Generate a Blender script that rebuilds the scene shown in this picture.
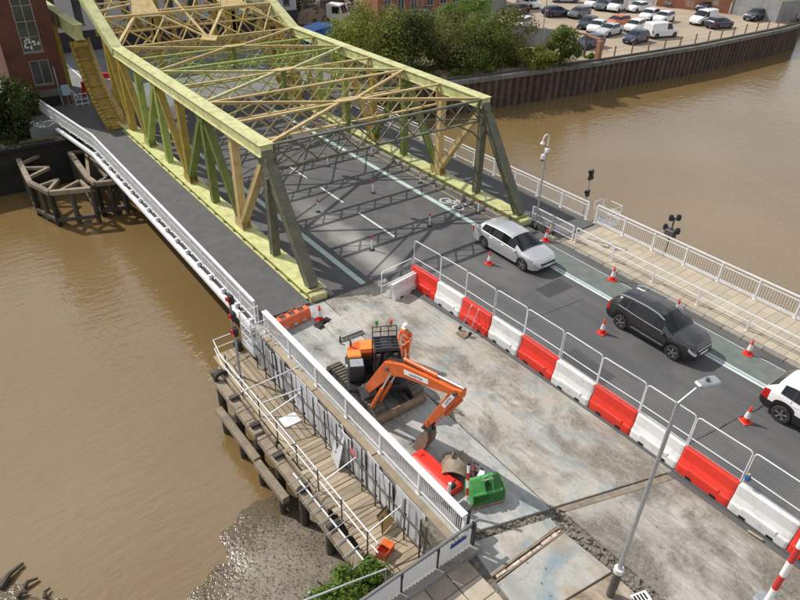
import bpy, bmesh, math, random
from mathutils import Vector, Matrix, noise as mnoise
random.seed(7)
for o in list(bpy.data.objects): bpy.data.objects.remove(o)
scene = bpy.context.scene
COL = scene.collection
# ------------------------------------------------------------------ camera
# world frame: X across the bridge (right), Y along it (away), Z up; camera foot at the origin
CAM_H = 16.3
RX = (0.80287936, -0.31468789, 0.50631636)
RY = (-0.59562056, -0.45894889, 0.65924356)
RZ = (0.02491737, -0.83086548, -0.55591517)
FPX = 647.0
cam = bpy.data.cameras.new('camera'); camo = bpy.data.objects.new('camera', cam); COL.objects.link(camo)
cam.sensor_width = 36.0; cam.lens = FPX / 800 * 36.0; cam.clip_start = 0.1; cam.clip_end = 5000
camo.matrix_world = Matrix(((RX[0], -RX[1], -RX[2], 0), (RY[0], -RY[1], -RY[2], 0), (RZ[0], -RZ[1], -RZ[2], CAM_H), (0, 0, 0, 1)))
scene.camera = camo
# ------------------------------------------------------------------ sky, sun, exposure
SUN_EL = math.radians(45.8); SUN_DIR = Vector((-0.43, 0.90, 0)).normalized()
w = bpy.data.worlds.new('World'); scene.world = w; w.use_nodes = True
nt = w.node_tree; nt.nodes.clear()
out = nt.nodes.new('ShaderNodeOutputWorld'); bg = nt.nodes.new('ShaderNodeBackground')
sky = nt.nodes.new('ShaderNodeTexSky'); sky.sky_type = 'NISHITA'; sky.sun_disc = False
sky.sun_elevation = SUN_EL; sky.sun_rotation = math.atan2(SUN_DIR.x, SUN_DIR.y); sky.air_density = 1.2; sky.dust_density = 2.0
tc = nt.nodes.new('ShaderNodeTexCoord'); cn = nt.nodes.new('ShaderNodeTexNoise'); cn.inputs['Scale'].default_value = 2.2; cn.inputs['Detail'].default_value = 6
mpn = nt.nodes.new('ShaderNodeMapping'); mpn.inputs['Scale'].default_value = (1, 1, 2.2)
cr = nt.nodes.new('ShaderNodeValToRGB'); cr.color_ramp.elements[0].position = .33; cr.color_ramp.elements[1].position = .56
mx = nt.nodes.new('ShaderNodeMix'); mx.data_type = 'RGBA'; mx.inputs['B'].default_value = (8.6, 8.75, 9.1, 1)
nt.links.new(tc.outputs['Generated'], mpn.inputs['Vector']); nt.links.new(mpn.outputs[0], cn.inputs['Vector'])
nt.links.new(cn.outputs['Fac'], cr.inputs[0]); nt.links.new(cr.outputs[0], mx.inputs['Factor']); nt.links.new(sky.outputs[0], mx.inputs['A'])
nt.links.new(mx.outputs['Result'], bg.inputs[0]); bg.inputs[1].default_value = 0.09
nt.links.new(bg.outputs[0], out.inputs[0])
sl = bpy.data.lights.new('sun', 'SUN'); sl.energy = 4.4; sl.angle = math.radians(.55); sl.color = (1.0, .955, .88)
so = bpy.data.objects.new('sun', sl); COL.objects.link(so)
sd = Vector((SUN_DIR.x * math.cos(SUN_EL), SUN_DIR.y * math.cos(SUN_EL), math.sin(SUN_EL)))
so.rotation_euler = (-sd).to_track_quat('-Z', 'Y').to_euler(); so.location = (0, 0, 60)
scene.view_settings.view_transform = 'Standard'; scene.view_settings.look = 'None'
scene.view_settings.exposure = 0.0; scene.view_settings.gamma = 1.0; scene.view_settings.use_curve_mapping = False
# ------------------------------------------------------------------ photo pixel -> place
def ray(px, py):
    a = (px - 400) / FPX; b = (py - 300) / FPX
    return Vector((RX[0]*a + RX[1]*b + RX[2], RY[0]*a + RY[1]*b + RY[2], RZ[0]*a + RZ[1]*b + RZ[2]))
def at(px, py, z=0.):                     # on the horizontal plane z
    v = ray(px, py); t = (z - CAM_H) / v.z; return Vector((v.x*t, v.y*t, z))
def onx(px, py, x):                       # on the vertical plane X = x
    v = ray(px, py); t = x / v.x; return Vector((x, v.y*t, CAM_H + v.z*t))
# ------------------------------------------------------------------ materials
MATS = {}
def M(name, col, rough=.6, metal=0., col2=None, scale=3., bump=0., bscale=40., rand=0., stretch=None, lo=.35, hi=.65, spec=.5, coat=0., rot=0., dirt=None, dscale=.8, dlo=.5, dhi=.75, detail=6, trans=0.):
    """noise-mottled Principled; dirt = a second, larger stain layer; rand = per-object value shift"""
    m = bpy.data.materials.new(name); m.use_nodes = True; t = m.node_tree; b = t.nodes['Principled BSDF']; L = t.links
    b.inputs['Roughness'].default_value = rough; b.inputs['Metallic'].default_value = metal
    b.inputs['Specular IOR Level'].default_value = spec; b.inputs['Coat Weight'].default_value = coat
    g = t.nodes.new('ShaderNodeNewGeometry'); vec = g.outputs['Position']
    if stretch or rot:
        mp = t.nodes.new('ShaderNodeMapping'); mp.inputs['Scale'].default_value = stretch or (1, 1, 1); mp.inputs['Rotation'].default_value = (0, 0, rot)
        L.new(vec, mp.inputs['Vector']); vec = mp.outputs[0]
    cur = None
    if col2:
        n = t.nodes.new('ShaderNodeTexNoise'); n.inputs['Scale'].default_value = scale; n.inputs['Detail'].default_value = detail; n.inputs['Roughness'].default_value = .6
        L.new(vec, n.inputs['Vector'])
        r = t.nodes.new('ShaderNodeValToRGB'); r.color_ramp.elements[0].position = lo; r.color_ramp.elements[1].position = hi
        r.color_ramp.elements[0].color = (*col, 1); r.color_ramp.elements[1].color = (*col2, 1)
        L.new(n.outputs['Fac'], r.inputs[0]); cur = r.outputs[0]
    if dirt:
        n = t.nodes.new('ShaderNodeTexNoise'); n.inputs['Scale'].default_value = dscale; n.inputs['Detail'].default_value = 8; n.inputs['Roughness'].default_value = .65
        L.new(g.outputs['Position'], n.inputs['Vector'])
        r = t.nodes.new('ShaderNodeMapRange'); r.inputs[1].default_value = dlo; r.inputs[2].default_value = dhi; L.new(n.outputs['Fac'], r.inputs[0])
        x = t.nodes.new('ShaderNodeMix'); x.data_type = 'RGBA'; x.inputs['A'].default_value = (*col, 1); x.inputs['B'].default_value = (*dirt, 1)
        if cur: L.new(cur, x.inputs['A'])
        L.new(r.outputs[0], x.inputs['Factor']); cur = x.outputs['Result']
    if rand:
        oi = t.nodes.new('ShaderNodeObjectInfo'); mr = t.nodes.new('ShaderNodeMapRange'); mr.inputs[3].default_value = 1 - rand; mr.inputs[4].default_value = 1 + rand
        L.new(oi.outputs['Random'], mr.inputs[0])
        hs = t.nodes.new('ShaderNodeHueSaturation'); hs.inputs['Color'].default_value = (*col, 1)
        if cur: L.new(cur, hs.inputs['Color'])
        L.new(mr.outputs[0], hs.inputs['Value']); cur = hs.outputs[0]
    if cur: L.new(cur, b.inputs['Base Color'])
    else: b.inputs['Base Color'].default_value = (*col, 1)
    if bump:
        n = t.nodes.new('ShaderNodeTexNoise'); n.inputs['Scale'].default_value = bscale; n.inputs['Detail'].default_value = 5; L.new(vec, n.inputs['Vector'])
        bp = t.nodes.new('ShaderNodeBump'); bp.inputs['Strength'].default_value = min(1, bump); bp.inputs['Distance'].default_value = .02 if bump <= 1 else .02 * bump
        L.new(n.outputs['Fac'], bp.inputs['Height']); L.new(bp.outputs[0], b.inputs['Normal'])
    if trans:
        b.inputs['Transmission Weight'].default_value = trans
    MATS[name] = m; return m
paint = dict(rough=.45, rand=.08, dscale=1.9, dlo=.48, dhi=.72, bump=.25, bscale=25)
YEL = None
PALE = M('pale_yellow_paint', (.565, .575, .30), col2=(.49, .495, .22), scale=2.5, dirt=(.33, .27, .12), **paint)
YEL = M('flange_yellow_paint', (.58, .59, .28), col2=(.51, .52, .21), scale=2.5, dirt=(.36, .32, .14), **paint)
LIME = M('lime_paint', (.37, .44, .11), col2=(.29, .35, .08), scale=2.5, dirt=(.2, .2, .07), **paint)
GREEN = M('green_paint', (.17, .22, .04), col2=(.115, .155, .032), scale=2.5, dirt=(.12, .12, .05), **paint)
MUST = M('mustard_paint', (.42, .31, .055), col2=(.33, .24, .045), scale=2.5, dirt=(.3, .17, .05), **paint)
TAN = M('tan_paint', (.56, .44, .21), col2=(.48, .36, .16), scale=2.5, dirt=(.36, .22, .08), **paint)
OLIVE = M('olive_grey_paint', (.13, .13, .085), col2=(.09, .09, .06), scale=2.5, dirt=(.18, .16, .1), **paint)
WHITE = M('white_paint', (.76, .77, .78), rough=.4, col2=(.66, .67, .68), scale=3, dirt=(.45, .42, .38), dscale=1.6, dlo=.58, dhi=.85)
GALV = M('galvanised_steel', (.48, .50, .52), rough=.42, metal=.6, col2=(.38, .4, .42), scale=8)
DARKST = M('dark_steel', (.05, .05, .055), rough=.5, col2=(.09, .085, .08), scale=6)
BLACK = M('black_plastic', (.018, .018, .02), rough=.45)
RUBBER = M('rubber', (.02, .02, .021), rough=.8, col2=(.05, .045, .04), scale=12)
ASPH = M('asphalt', (.078, .078, .081), rough=.85, col2=(.112, .111, .111), scale=1.0, stretch=(1.6, .16, 1), bump=.5, bscale=160, dirt=(.16, .155, .145), dscale=.28, dlo=.5, dhi=.78, detail=10)
ROADM = M('dusty_bridge_asphalt', (.078, .078, .081), rough=.85, col2=(.108, .107, .107), scale=1.1, bump=.5, bscale=160, dirt=(.15, .145, .135), dscale=.28, dlo=.5, dhi=.78, detail=10)
def dust_band(m, xc, hw, y0, y1, col):      # concrete dust tracked along one wheel path
    t = m.node_tree; L = t.links; b = t.nodes['Principled BSDF']; src = b.inputs['Base Color'].links[0].from_socket; g = t.nodes.new('ShaderNodeNewGeometry'); sp = t.nodes.new('ShaderNodeSeparateXYZ'); L.new(g.outputs['Position'], sp.inputs[0])
    def mt(op, a, b_): 
        q = t.nodes.new('ShaderNodeMath'); q.operation = op; q.use_clamp = False
        for i, v in enumerate((a, b_)):
            if isinstance(v, (int, float)): q.inputs[i].default_value = v
            elif v is not None: L.new(v, q.inputs[i])
        return q.outputs[0]
    def rg(x, a, b_):
        r = t.nodes.new('ShaderNodeMapRange'); r.interpolation_type = 'SMOOTHSTEP'; r.inputs[1].default_value = a; r.inputs[2].default_value = b_; L.new(x, r.inputs[0]); return r.outputs[0]
    n = t.nodes.new('ShaderNodeTexNoise'); n.inputs['Scale'].default_value = .9; n.inputs['Detail'].default_value = 9; L.new(g.outputs['Position'], n.inputs['Vector'])
    d = mt('ABSOLUTE', mt('SUBTRACT', sp.outputs[0], xc), None); dn = mt('ADD', d, mt('MULTIPLY', n.outputs['Fac'], 1.2)); side_ = rg(dn, hw+1.0, hw)
    mask = mt('MULTIPLY', mt('MULTIPLY', side_, rg(sp.outputs[1], y1, y0)), mt('ADD', mt('MULTIPLY', n.outputs['Fac'], .8), .25))
    x = t.nodes.new('ShaderNodeMix'); x.data_type = 'RGBA'; L.new(mask, x.inputs['Factor']); L.new(src, x.inputs['A']); x.inputs['B'].default_value = (*col, 1); L.new(x.outputs['Result'], b.inputs['Base Color'])
dust_band(ROADM, 16.15, .8, 23.5, 35, (.40, .385, .36))
FOOT = M('footway_asphalt', (.088, .088, .09), rough=.9, col2=(.112, .111, .11), scale=1.6, bump=.5, bscale=150, dirt=(.13, .128, .12), dscale=.5, dlo=.55, dhi=.9)
MARK = M('white_road_paint', (.66, .68, .66), rough=.7, col2=(.42, .43, .43), scale=5, lo=.45, hi=.75)
CYCLE = M('faded_green_paint', (.155, .185, .162), rough=.8, col2=(.115, .128, .118), scale=1.8, dirt=(.14, .14, .13), dscale=1.2, dlo=.5, dhi=.75, bump=.3, bscale=150)
CYCLE2 = M('pale_green_paint', (.44, .56, .51), rough=.75, col2=(.34, .43, .40), scale=3, lo=.4, hi=.7)
YMARK = M('yellow_road_paint', (.5, .36, .1), rough=.8, col2=(.3, .24, .12), scale=5)
def concrete(name, base, pale, blot, streak=True, rough=.88, lo=.47, bluish=None):
    """mottled slab: pale scrapes along the deck, large ragged stains broken by fine grit"""
    m = bpy.data.materials.new(name); m.use_nodes = True; t = m.node_tree; L = t.links; b = t.nodes['Principled BSDF']; b.inputs['Roughness'].default_value = rough; b.inputs['Specular IOR Level'].default_value = .3
    g = t.nodes.new('ShaderNodeNewGeometry'); pos = g.outputs['Position']
    def nz(scale, detail, stretch=None, rot=0., off=0., ro=.62, dist=0.):
        mp = t.nodes.new('ShaderNodeMapping'); mp.inputs['Scale'].default_value = stretch or (1, 1, 1); mp.inputs['Rotation'].default_value = (0, 0, rot); mp.inputs['Location'].default_value = (off, off*.7, 0); L.new(pos, mp.inputs[0])
        n = t.nodes.new('ShaderNodeTexNoise'); n.inputs['Scale'].default_value = scale; n.inputs['Detail'].default_value = detail; n.inputs['Roughness'].default_value = ro; n.inputs['Distortion'].default_value = dist; L.new(mp.outputs[0], n.inputs['Vector']); return n.outputs['Fac']
    def rng(x, a, b_, c=0., d=1.):
        r = t.nodes.new('ShaderNodeMapRange'); r.inputs[1].default_value = a; r.inputs[2].default_value = b_; r.inputs[3].default_value = c; r.inputs[4].default_value = d; L.new(x, r.inputs[0]); return r.outputs[0]
    def mul(x, y):
        q = t.nodes.new('ShaderNodeMath'); q.operation = 'MULTIPLY'; L.new(x, q.inputs[0]); L.new(y, q.inputs[1]); return q.outputs[0]
    def mix(f, a, c):
        x = t.nodes.new('ShaderNodeMix'); x.data_type = 'RGBA'; L.new(f, x.inputs['Factor'])
        if isinstance(a, tuple): x.inputs['A'].default_value = (*a, 1)
        else: L.new(a, x.inputs['A'])
        x.inputs['B'].default_value = (*c, 1); return x.outputs['Result']
    grit = nz(9, 9, ro=.72); fine = nz(45, 4)
    col = mix(rng(nz(.45, 9, off=3), .36, .66), base, pale)
    if bluish: col = mix(mul(rng(nz(.7, 8, off=11, dist=.7), .47, .62), rng(grit, .3, .6, .35, 1)), col, bluish)
    if streak:
        col = mix(mul(rng(nz(1, 9, (6.5, .36, 1), .05, ro=.76), .46, .62), rng(nz(.3, 4, off=7), .4, .6, .15, .85)), col, (.50, .485, .455))
        col = mix(mul(rng(nz(1, 9, (9, .4, 1), .05, off=5, ro=.76), .50, .66), rng(nz(.35, 4, off=17), .42, .62, .0, .75)), col, tuple(v*.9 for v in blot))
    big = rng(nz(.42, 12, (1.25, .8, 1), .05, off=1.7, ro=.74, dist=.35), lo, lo+.12); col = mix(mul(big, rng(grit, .28, .6, .25, 1)), col, blot)
    spots = rng(nz(2.6, 8, off=9, ro=.7), .60, .72, 0, .7); col = mix(spots, col, tuple(v*.75 for v in blot))
    val = mul(rng(grit, .25, .75, .82, 1.14), rng(fine, .25, .75, .88, 1.1))
    hs = t.nodes.new('ShaderNodeHueSaturation'); L.new(col, hs.inputs['Color']); L.new(val, hs.inputs['Value']); L.new(hs.outputs[0], b.inputs['Base Color'])
    bp = t.nodes.new('ShaderNodeBump'); bp.inputs['Strength'].default_value = .8; bp.inputs['Distance'].default_value = .02; L.new(val, bp.inputs['Height']); L.new(bp.outputs[0], b.inputs['Normal'])
    return m
CONC_A = concrete('concrete_scraped', (.36, .33, .282), (.465, .435, .385), (.16, .137, .108), bluish=(.27, .315, .325), lo=.465)
CONC_B = concrete('concrete_bluish', (.37, .37, .355), (.49, .475, .44), (.20, .19, .17), bluish=(.21, .265, .28), lo=.51)
CONC_C = concrete('concrete_grey', (.315, .293, .258), (.40, .378, .338), (.135, .118, .096), lo=.45)
CONC_D = concrete('concrete_blue_stained', (.36, .36, .34), (.46, .44, .40), (.31, .235, .155), False, bluish=(.19, .27, .31), lo=.50)
CONC_E = concrete('concrete_ochre', (.36, .28, .195), (.43, .385, .32), (.18, .13, .09), False, lo=.5)
CONC_W = concrete('concrete_wall', (.26, .245, .22), (.32, .30, .27), (.12, .11, .095), False)
dust_band(CONC_A, 12.25, .02, 13.5, 17.5, (.12, .10, .078)); dust_band(CONC_A, 15.95, .05, 19, 21, (.15, .128, .10)); dust_band(CONC_C, 15.9, .25, 5, 8, (.15, .128, .10)); dust_band(CONC_D, 9.0, .1, 7.6, 9, (.16, .15, .14))
STONE = M('sandstone_slab', (.40, .345, .27), rough=.85, col2=(.33, .28, .22), scale=2.5, rand=.18, bump=.4, bscale=45, dirt=(.22, .19, .15), dscale=1.4, dlo=.52, dhi=.8)
PAVE = M('buff_paving', (.44, .375, .285), rough=.85, col2=(.39, .335, .255), scale=3, rand=.10, bump=.3, bscale=60, dirt=(.33, .27, .2), dscale=.8)
RUBBLE = M('rubble', (.25, .22, .18), rough=.95, col2=(.10, .09, .075), scale=7, bump=2.5, bscale=18)
WOOD = M('weathered_plank', (.37, .30, .21), rough=.85, col2=(.29, .23, .16), scale=2.2, stretch=(1, 1, 1), rand=.22, bump=.4, bscale=30)
WOODG = M('grey_timber', (.27, .22, .16), rough=.9, col2=(.18, .145, .105), scale=2., rand=.2, bump=.5, bscale=20)
WOODD = M('dark_wet_timber', (.045, .037, .028), rough=.7, col2=(.08, .065, .05), scale=3, rand=.2, bump=.5, bscale=18)
SHEETING = M('grey_white_sheeting', (.62, .635, .66), rough=.6, col2=(.50, .51, .53), scale=2.2, rand=.12, dirt=(.33, .32, .3), dscale=1.6)
REDPL = M('red_plastic', (.76, .040, .022), rough=.42, col2=(.66, .034, .02), scale=4, rand=.06, dirt=(.42, .07, .05), dscale=3.2, dlo=.55, dhi=.8)
ORPL = M('orange_red_plastic', (.78, .17, .07), rough=.45, col2=(.68, .13, .055), scale=4)
WHPL = M('white_plastic', (.74, .74, .73), rough=.45, col2=(.66, .66, .65), scale=3, rand=.06, dirt=(.46, .43, .38), dscale=3.2, dlo=.55, dhi=.8)
ORANGE = M('orange_machine_paint', (.70, .13, .015), rough=.4, col2=(.58, .10, .015), scale=3, dirt=(.22, .09, .045), dscale=4.5, dlo=.54, dhi=.72, coat=.1)
ORANGE_L = M('faded_orange_paint', (.80, .27, .045), rough=.45, col2=(.72, .22, .04), scale=3)
HIVIS = M('hi_vis_orange', (.86, .15, .03), rough=.75)
SILVERT = M('reflective_tape', (.66, .67, .66), rough=.4)
GREENB = M('green_bucket_paint', (.065, .32, .075), rough=.5, col2=(.05, .24, .06), scale=4, dirt=(.2, .15, .07), dscale=2.6, dlo=.56, dhi=.75)
WORN = M('worn_bucket_steel', (.30, .245, .18), rough=.7, metal=.2, col2=(.22, .175, .125), scale=4, dirt=(.13, .09, .06), dscale=3)
RUST = M('rusty_steel', (.22, .145, .085), rough=.75, metal=.2, col2=(.30, .23, .16), scale=4, dirt=(.12, .075, .05), dscale=3)
GLASS = M('dark_glass', (.007, .010, .011), rough=.04, spec=.6)
GLASSW = M('window_glass', (.03, .037, .042), rough=.12, spec=.7, col2=(.06, .07, .075), scale=1.2)
CHROME = M('bright_metal', (.68, .69, .70), rough=.22, metal=.9)
LAMPW = M('headlamp_lens', (.7, .72, .75), rough=.1, spec=.8)
LAMPR = M('tail_lens', (.42, .012, .014), rough=.2)
REDM = M('red_paint', (.55, .03, .03), rough=.5)
WHITE_S = M('sign_white', (.8, .8, .8), rough=.45)
BLUES = M('blue_sign', (.03, .06, .26), rough=.4)
NAVY_CLOTH = M('blue_cloth', (.03, .10, .30), rough=.8)
YELLOWS = M('yellow_plastic', (.75, .48, .04), rough=.5)
SKIN = M('skin', (.5, .3, .2), rough=.6)
# brick
def brickmat():
    m = bpy.data.materials.new('red_brick'); m.use_nodes = True; t = m.node_tree; L = t.links; b = t.nodes['Principled BSDF']
    g = t.nodes.new('ShaderNodeNewGeometry'); sp = t.nodes.new('ShaderNodeSeparateXYZ'); L.new(g.outputs['Position'], sp.inputs[0])
    ad = t.nodes.new('ShaderNodeMath'); L.new(sp.outputs[0], ad.inputs[0]); L.new(sp.outputs[1], ad.inputs[1])
    cb = t.nodes.new('ShaderNodeCombineXYZ'); L.new(ad.outputs[0], cb.inputs[0]); L.new(sp.outputs[2], cb.inputs[1])
    br = t.nodes.new('ShaderNodeTexBrick'); br.inputs['Scale'].default_value = 1; br.inputs['Brick Width'].default_value = .225; br.inputs['Row Height'].default_value = .075; br.inputs['Mortar Size'].default_value = .006
    br.inputs['Color1'].default_value = (.155, .046, .026, 1); br.inputs['Color2'].default_value = (.10, .032, .02, 1); br.inputs['Mortar'].default_value = (.12, .085, .065, 1)
    L.new(cb.outputs[0], br.inputs['Vector'])
    n = t.nodes.new('ShaderNodeTexNoise'); n.inputs['Scale'].default_value = .7; n.inputs['Detail'].default_value = 8; L.new(g.outputs['Position'], n.inputs['Vector'])
    mr = t.nodes.new('ShaderNodeMapRange'); mr.inputs[1].default_value = .3; mr.inputs[2].default_value = .7; mr.inputs[3].default_value = .75; mr.inputs[4].default_value = 1.25; L.new(n.outputs['Fac'], mr.inputs[0])
    hs = t.nodes.new('ShaderNodeHueSaturation'); L.new(br.outputs[0], hs.inputs['Color']); L.new(mr.outputs[0], hs.inputs['Value']); L.new(hs.outputs[0], b.inputs['Base Color'])
    b.inputs['Roughness'].default_value = .85; return m
BRICK = brickmat()
BRICK2 = M('orange_brick', (.38, .16, .09), rough=.85, col2=(.28, .115, .07), scale=2, dirt=(.45, .4, .34), dscale=.5, dlo=.55, dhi=.65)
RENDERW = M('pale_render', (.52, .51, .52), rough=.8, col2=(.45, .44, .44), scale=.5)
DARKCLAD = M('dark_cladding', (.035, .028, .042), rough=.6)
ROOFS = M('roof_slate', (.10, .10, .11), rough=.8, col2=(.14, .135, .135), scale=2)
GRAVEL = M('carpark_dirt', (.40, .32, .235), rough=.95, col2=(.33, .265, .195), scale=.25, dirt=(.26, .21, .16), dscale=.12, dlo=.5, dhi=.7, bump=.5, bscale=8)
DIRTP = M('scrapyard_dirt', (.30, .235, .18), rough=.95, col2=(.24, .19, .15), scale=.3, dirt=(.2, .16, .13), dscale=.15)
GRASSM = M('rough_grass', (.10, .105, .035), rough=.95, col2=(.17, .145, .07), scale=.8, bump=1.5, bscale=6, dirt=(.2, .17, .11), dscale=.25)
PILE = M('rusty_sheet_pile', (.115, .075, .055), rough=.85, col2=(.075, .052, .042), scale=1.4, rand=.18, dirt=(.17, .125, .10), dscale=1.1, dlo=.52, dhi=.8)
COPING = M('grey_coping', (.21, .195, .175), rough=.9, col2=(.13, .12, .11), scale=1.2, rand=.12)
MUDM = M('river_mud', (.165, .13, .097), rough=.5, col2=(.11, .086, .063), scale=2.4, bump=1.6, bscale=8, dirt=(.085, .066, .05), dscale=.8)
def wet_margin(m, z0, z1):      # mud stays wet and dark in the last hand's breadth above the tide line
    t = m.node_tree; L = t.links; b = t.nodes['Principled BSDF']; src = b.inputs['Base Color'].links[0].from_socket; g = t.nodes.new('ShaderNodeNewGeometry'); sp = t.nodes.new('ShaderNodeSeparateXYZ'); L.new(g.outputs['Position'], sp.inputs[0])
    r = t.nodes.new('ShaderNodeMapRange'); r.interpolation_type = 'SMOOTHSTEP'; r.inputs[1].default_value = z0; r.inputs[2].default_value = z1; L.new(sp.outputs[2], r.inputs[0])
    x = t.nodes.new('ShaderNodeMix'); x.data_type = 'RGBA'; x.inputs['A'].default_value = (.105, .076, .045, 1); L.new(src, x.inputs['B']); L.new(r.outputs[0], x.inputs['Factor']); L.new(x.outputs['Result'], b.inputs['Base Color'])
    q = t.nodes.new('ShaderNodeMapRange'); q.inputs[3].default_value = .12; q.inputs[4].default_value = .55; L.new(r.outputs[0], q.inputs[0]); L.new(q.outputs[0], b.inputs['Roughness'])
wet_margin(MUDM, -3.92, -3.66)
CORR = M('grey_fence_sheet', (.30, .305, .31), rough=.7, col2=(.25, .25, .25), scale=.8, dirt=(.2, .18, .15), dscale=.5)
BLUETARP = M('blue_sheet', (.02, .17, .50), rough=.5, col2=(.018, .13, .42), scale=1)
SCRAP = M('scrap_metal', (.16, .12, .10), rough=.8, col2=(.08, .06, .05), scale=1.2, rand=.4, dirt=(.3, .27, .25), dscale=.8)
def leafmat(name, c1, c2, c3):
    m = M(name, c1, rough=.55, col2=c2, scale=.55, lo=.38, hi=.62, dirt=c3, dscale=3.5, dlo=.5, dhi=.65, spec=.25)
    t = m.node_tree; b = t.nodes['Principled BSDF']; tr = t.nodes.new('ShaderNodeBsdfTranslucent'); ms = t.nodes.new('ShaderNodeMixShader'); ms.inputs[0].default_value = .5
    t.links.new(b.inputs['Base Color'].links[0].from_socket, tr.inputs[0]); t.links.new(b.outputs[0], ms.inputs[1]); t.links.new(tr.outputs[0], ms.inputs[2])
    t.links.new(ms.outputs[0], t.nodes['Material Output'].inputs[0]); return m
LEAF_D = leafmat('dark_leaves', (.042, .066, .017), (.072, .10, .023), (.030, .045, .014))
LEAF_M = leafmat('mid_leaves', (.115, .16, .03), (.17, .205, .042), (.07, .105, .024))
LEAF_Y = leafmat('yellow_green_leaves', (.22, .26, .04), (.28, .29, .055), (.125, .165, .032))
LEAF_G = leafmat('fresh_leaves', (.115, .22, .028), (.18, .25, .045), (.07, .135, .022))
LEAF_B = leafmat('olive_brown_leaves', (.145, .155, .045), (.20, .185, .065), (.085, .10, .032))
BARK = M('bark', (.09, .07, .05), rough=.9, col2=(.05, .04, .03), scale=8)
# water
def watermat():
    m = bpy.data.materials.new('brown_river_water'); m.use_nodes = True; t = m.node_tree; L = t.links; b = t.nodes['Principled BSDF']
    g = t.nodes.new('ShaderNodeNewGeometry')
    n = t.nodes.new('ShaderNodeTexNoise'); n.inputs['Scale'].default_value = .09; n.inputs['Detail'].default_value = 5; L.new(g.outputs['Position'], n.inputs['Vector'])
    r = t.nodes.new('ShaderNodeValToRGB'); r.color_ramp.elements[0].position = .35; r.color_ramp.elements[1].position = .7
    r.color_ramp.elements[0].color = (.172, .110, .042, 1); r.color_ramp.elements[1].color = (.205, .140, .064, 1); L.new(n.outputs['Fac'], r.inputs[0]); L.new(r.outputs[0], b.inputs['Base Color'])
    b.inputs['Roughness'].default_value = .035; b.inputs['IOR'].default_value = 1.62; b.inputs['Specular IOR Level'].default_value = 1.0
    def nz(sx, sy, rot, sc, det):
        mp = t.nodes.new('ShaderNodeMapping'); mp.inputs['Scale'].default_value = (sx, sy, 1); mp.inputs['Rotation'].default_value = (0, 0, rot); L.new(g.outputs['Position'], mp.inputs[0])
        q = t.nodes.new('ShaderNodeTexNoise'); q.inputs['Scale'].default_value = sc; q.inputs['Detail'].default_value = det; q.inputs['Distortion'].default_value = .4; L.new(mp.outputs[0], q.inputs['Vector']); return q.outputs['Fac']
    a = nz(.34, 1.0, -.25, 2.6, 3); c = nz(.55, 1, .1, 7.5, 2); e = nz(1, .6, .2, .35, 2)
    m1 = t.nodes.new('ShaderNodeMath'); m1.operation = 'MULTIPLY_ADD'; m1.inputs[1].default_value = .3; L.new(c, m1.inputs[0]); L.new(a, m1.inputs[2])
    m2 = t.nodes.new('ShaderNodeMath'); m2.operation = 'MULTIPLY_ADD'; m2.inputs[1].default_value = 1.2; L.new(e, m2.inputs[0]); L.new(m1.outputs[0], m2.inputs[2])
    bp = t.nodes.new('ShaderNodeBump'); bp.inputs['Strength'].default_value = .8; bp.inputs['Distance'].default_value = .046; L.new(m2.outputs[0], bp.inputs['Height']); L.new(bp.outputs[0], b.inputs['Normal'])
    return m
WATER = watermat()
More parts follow.
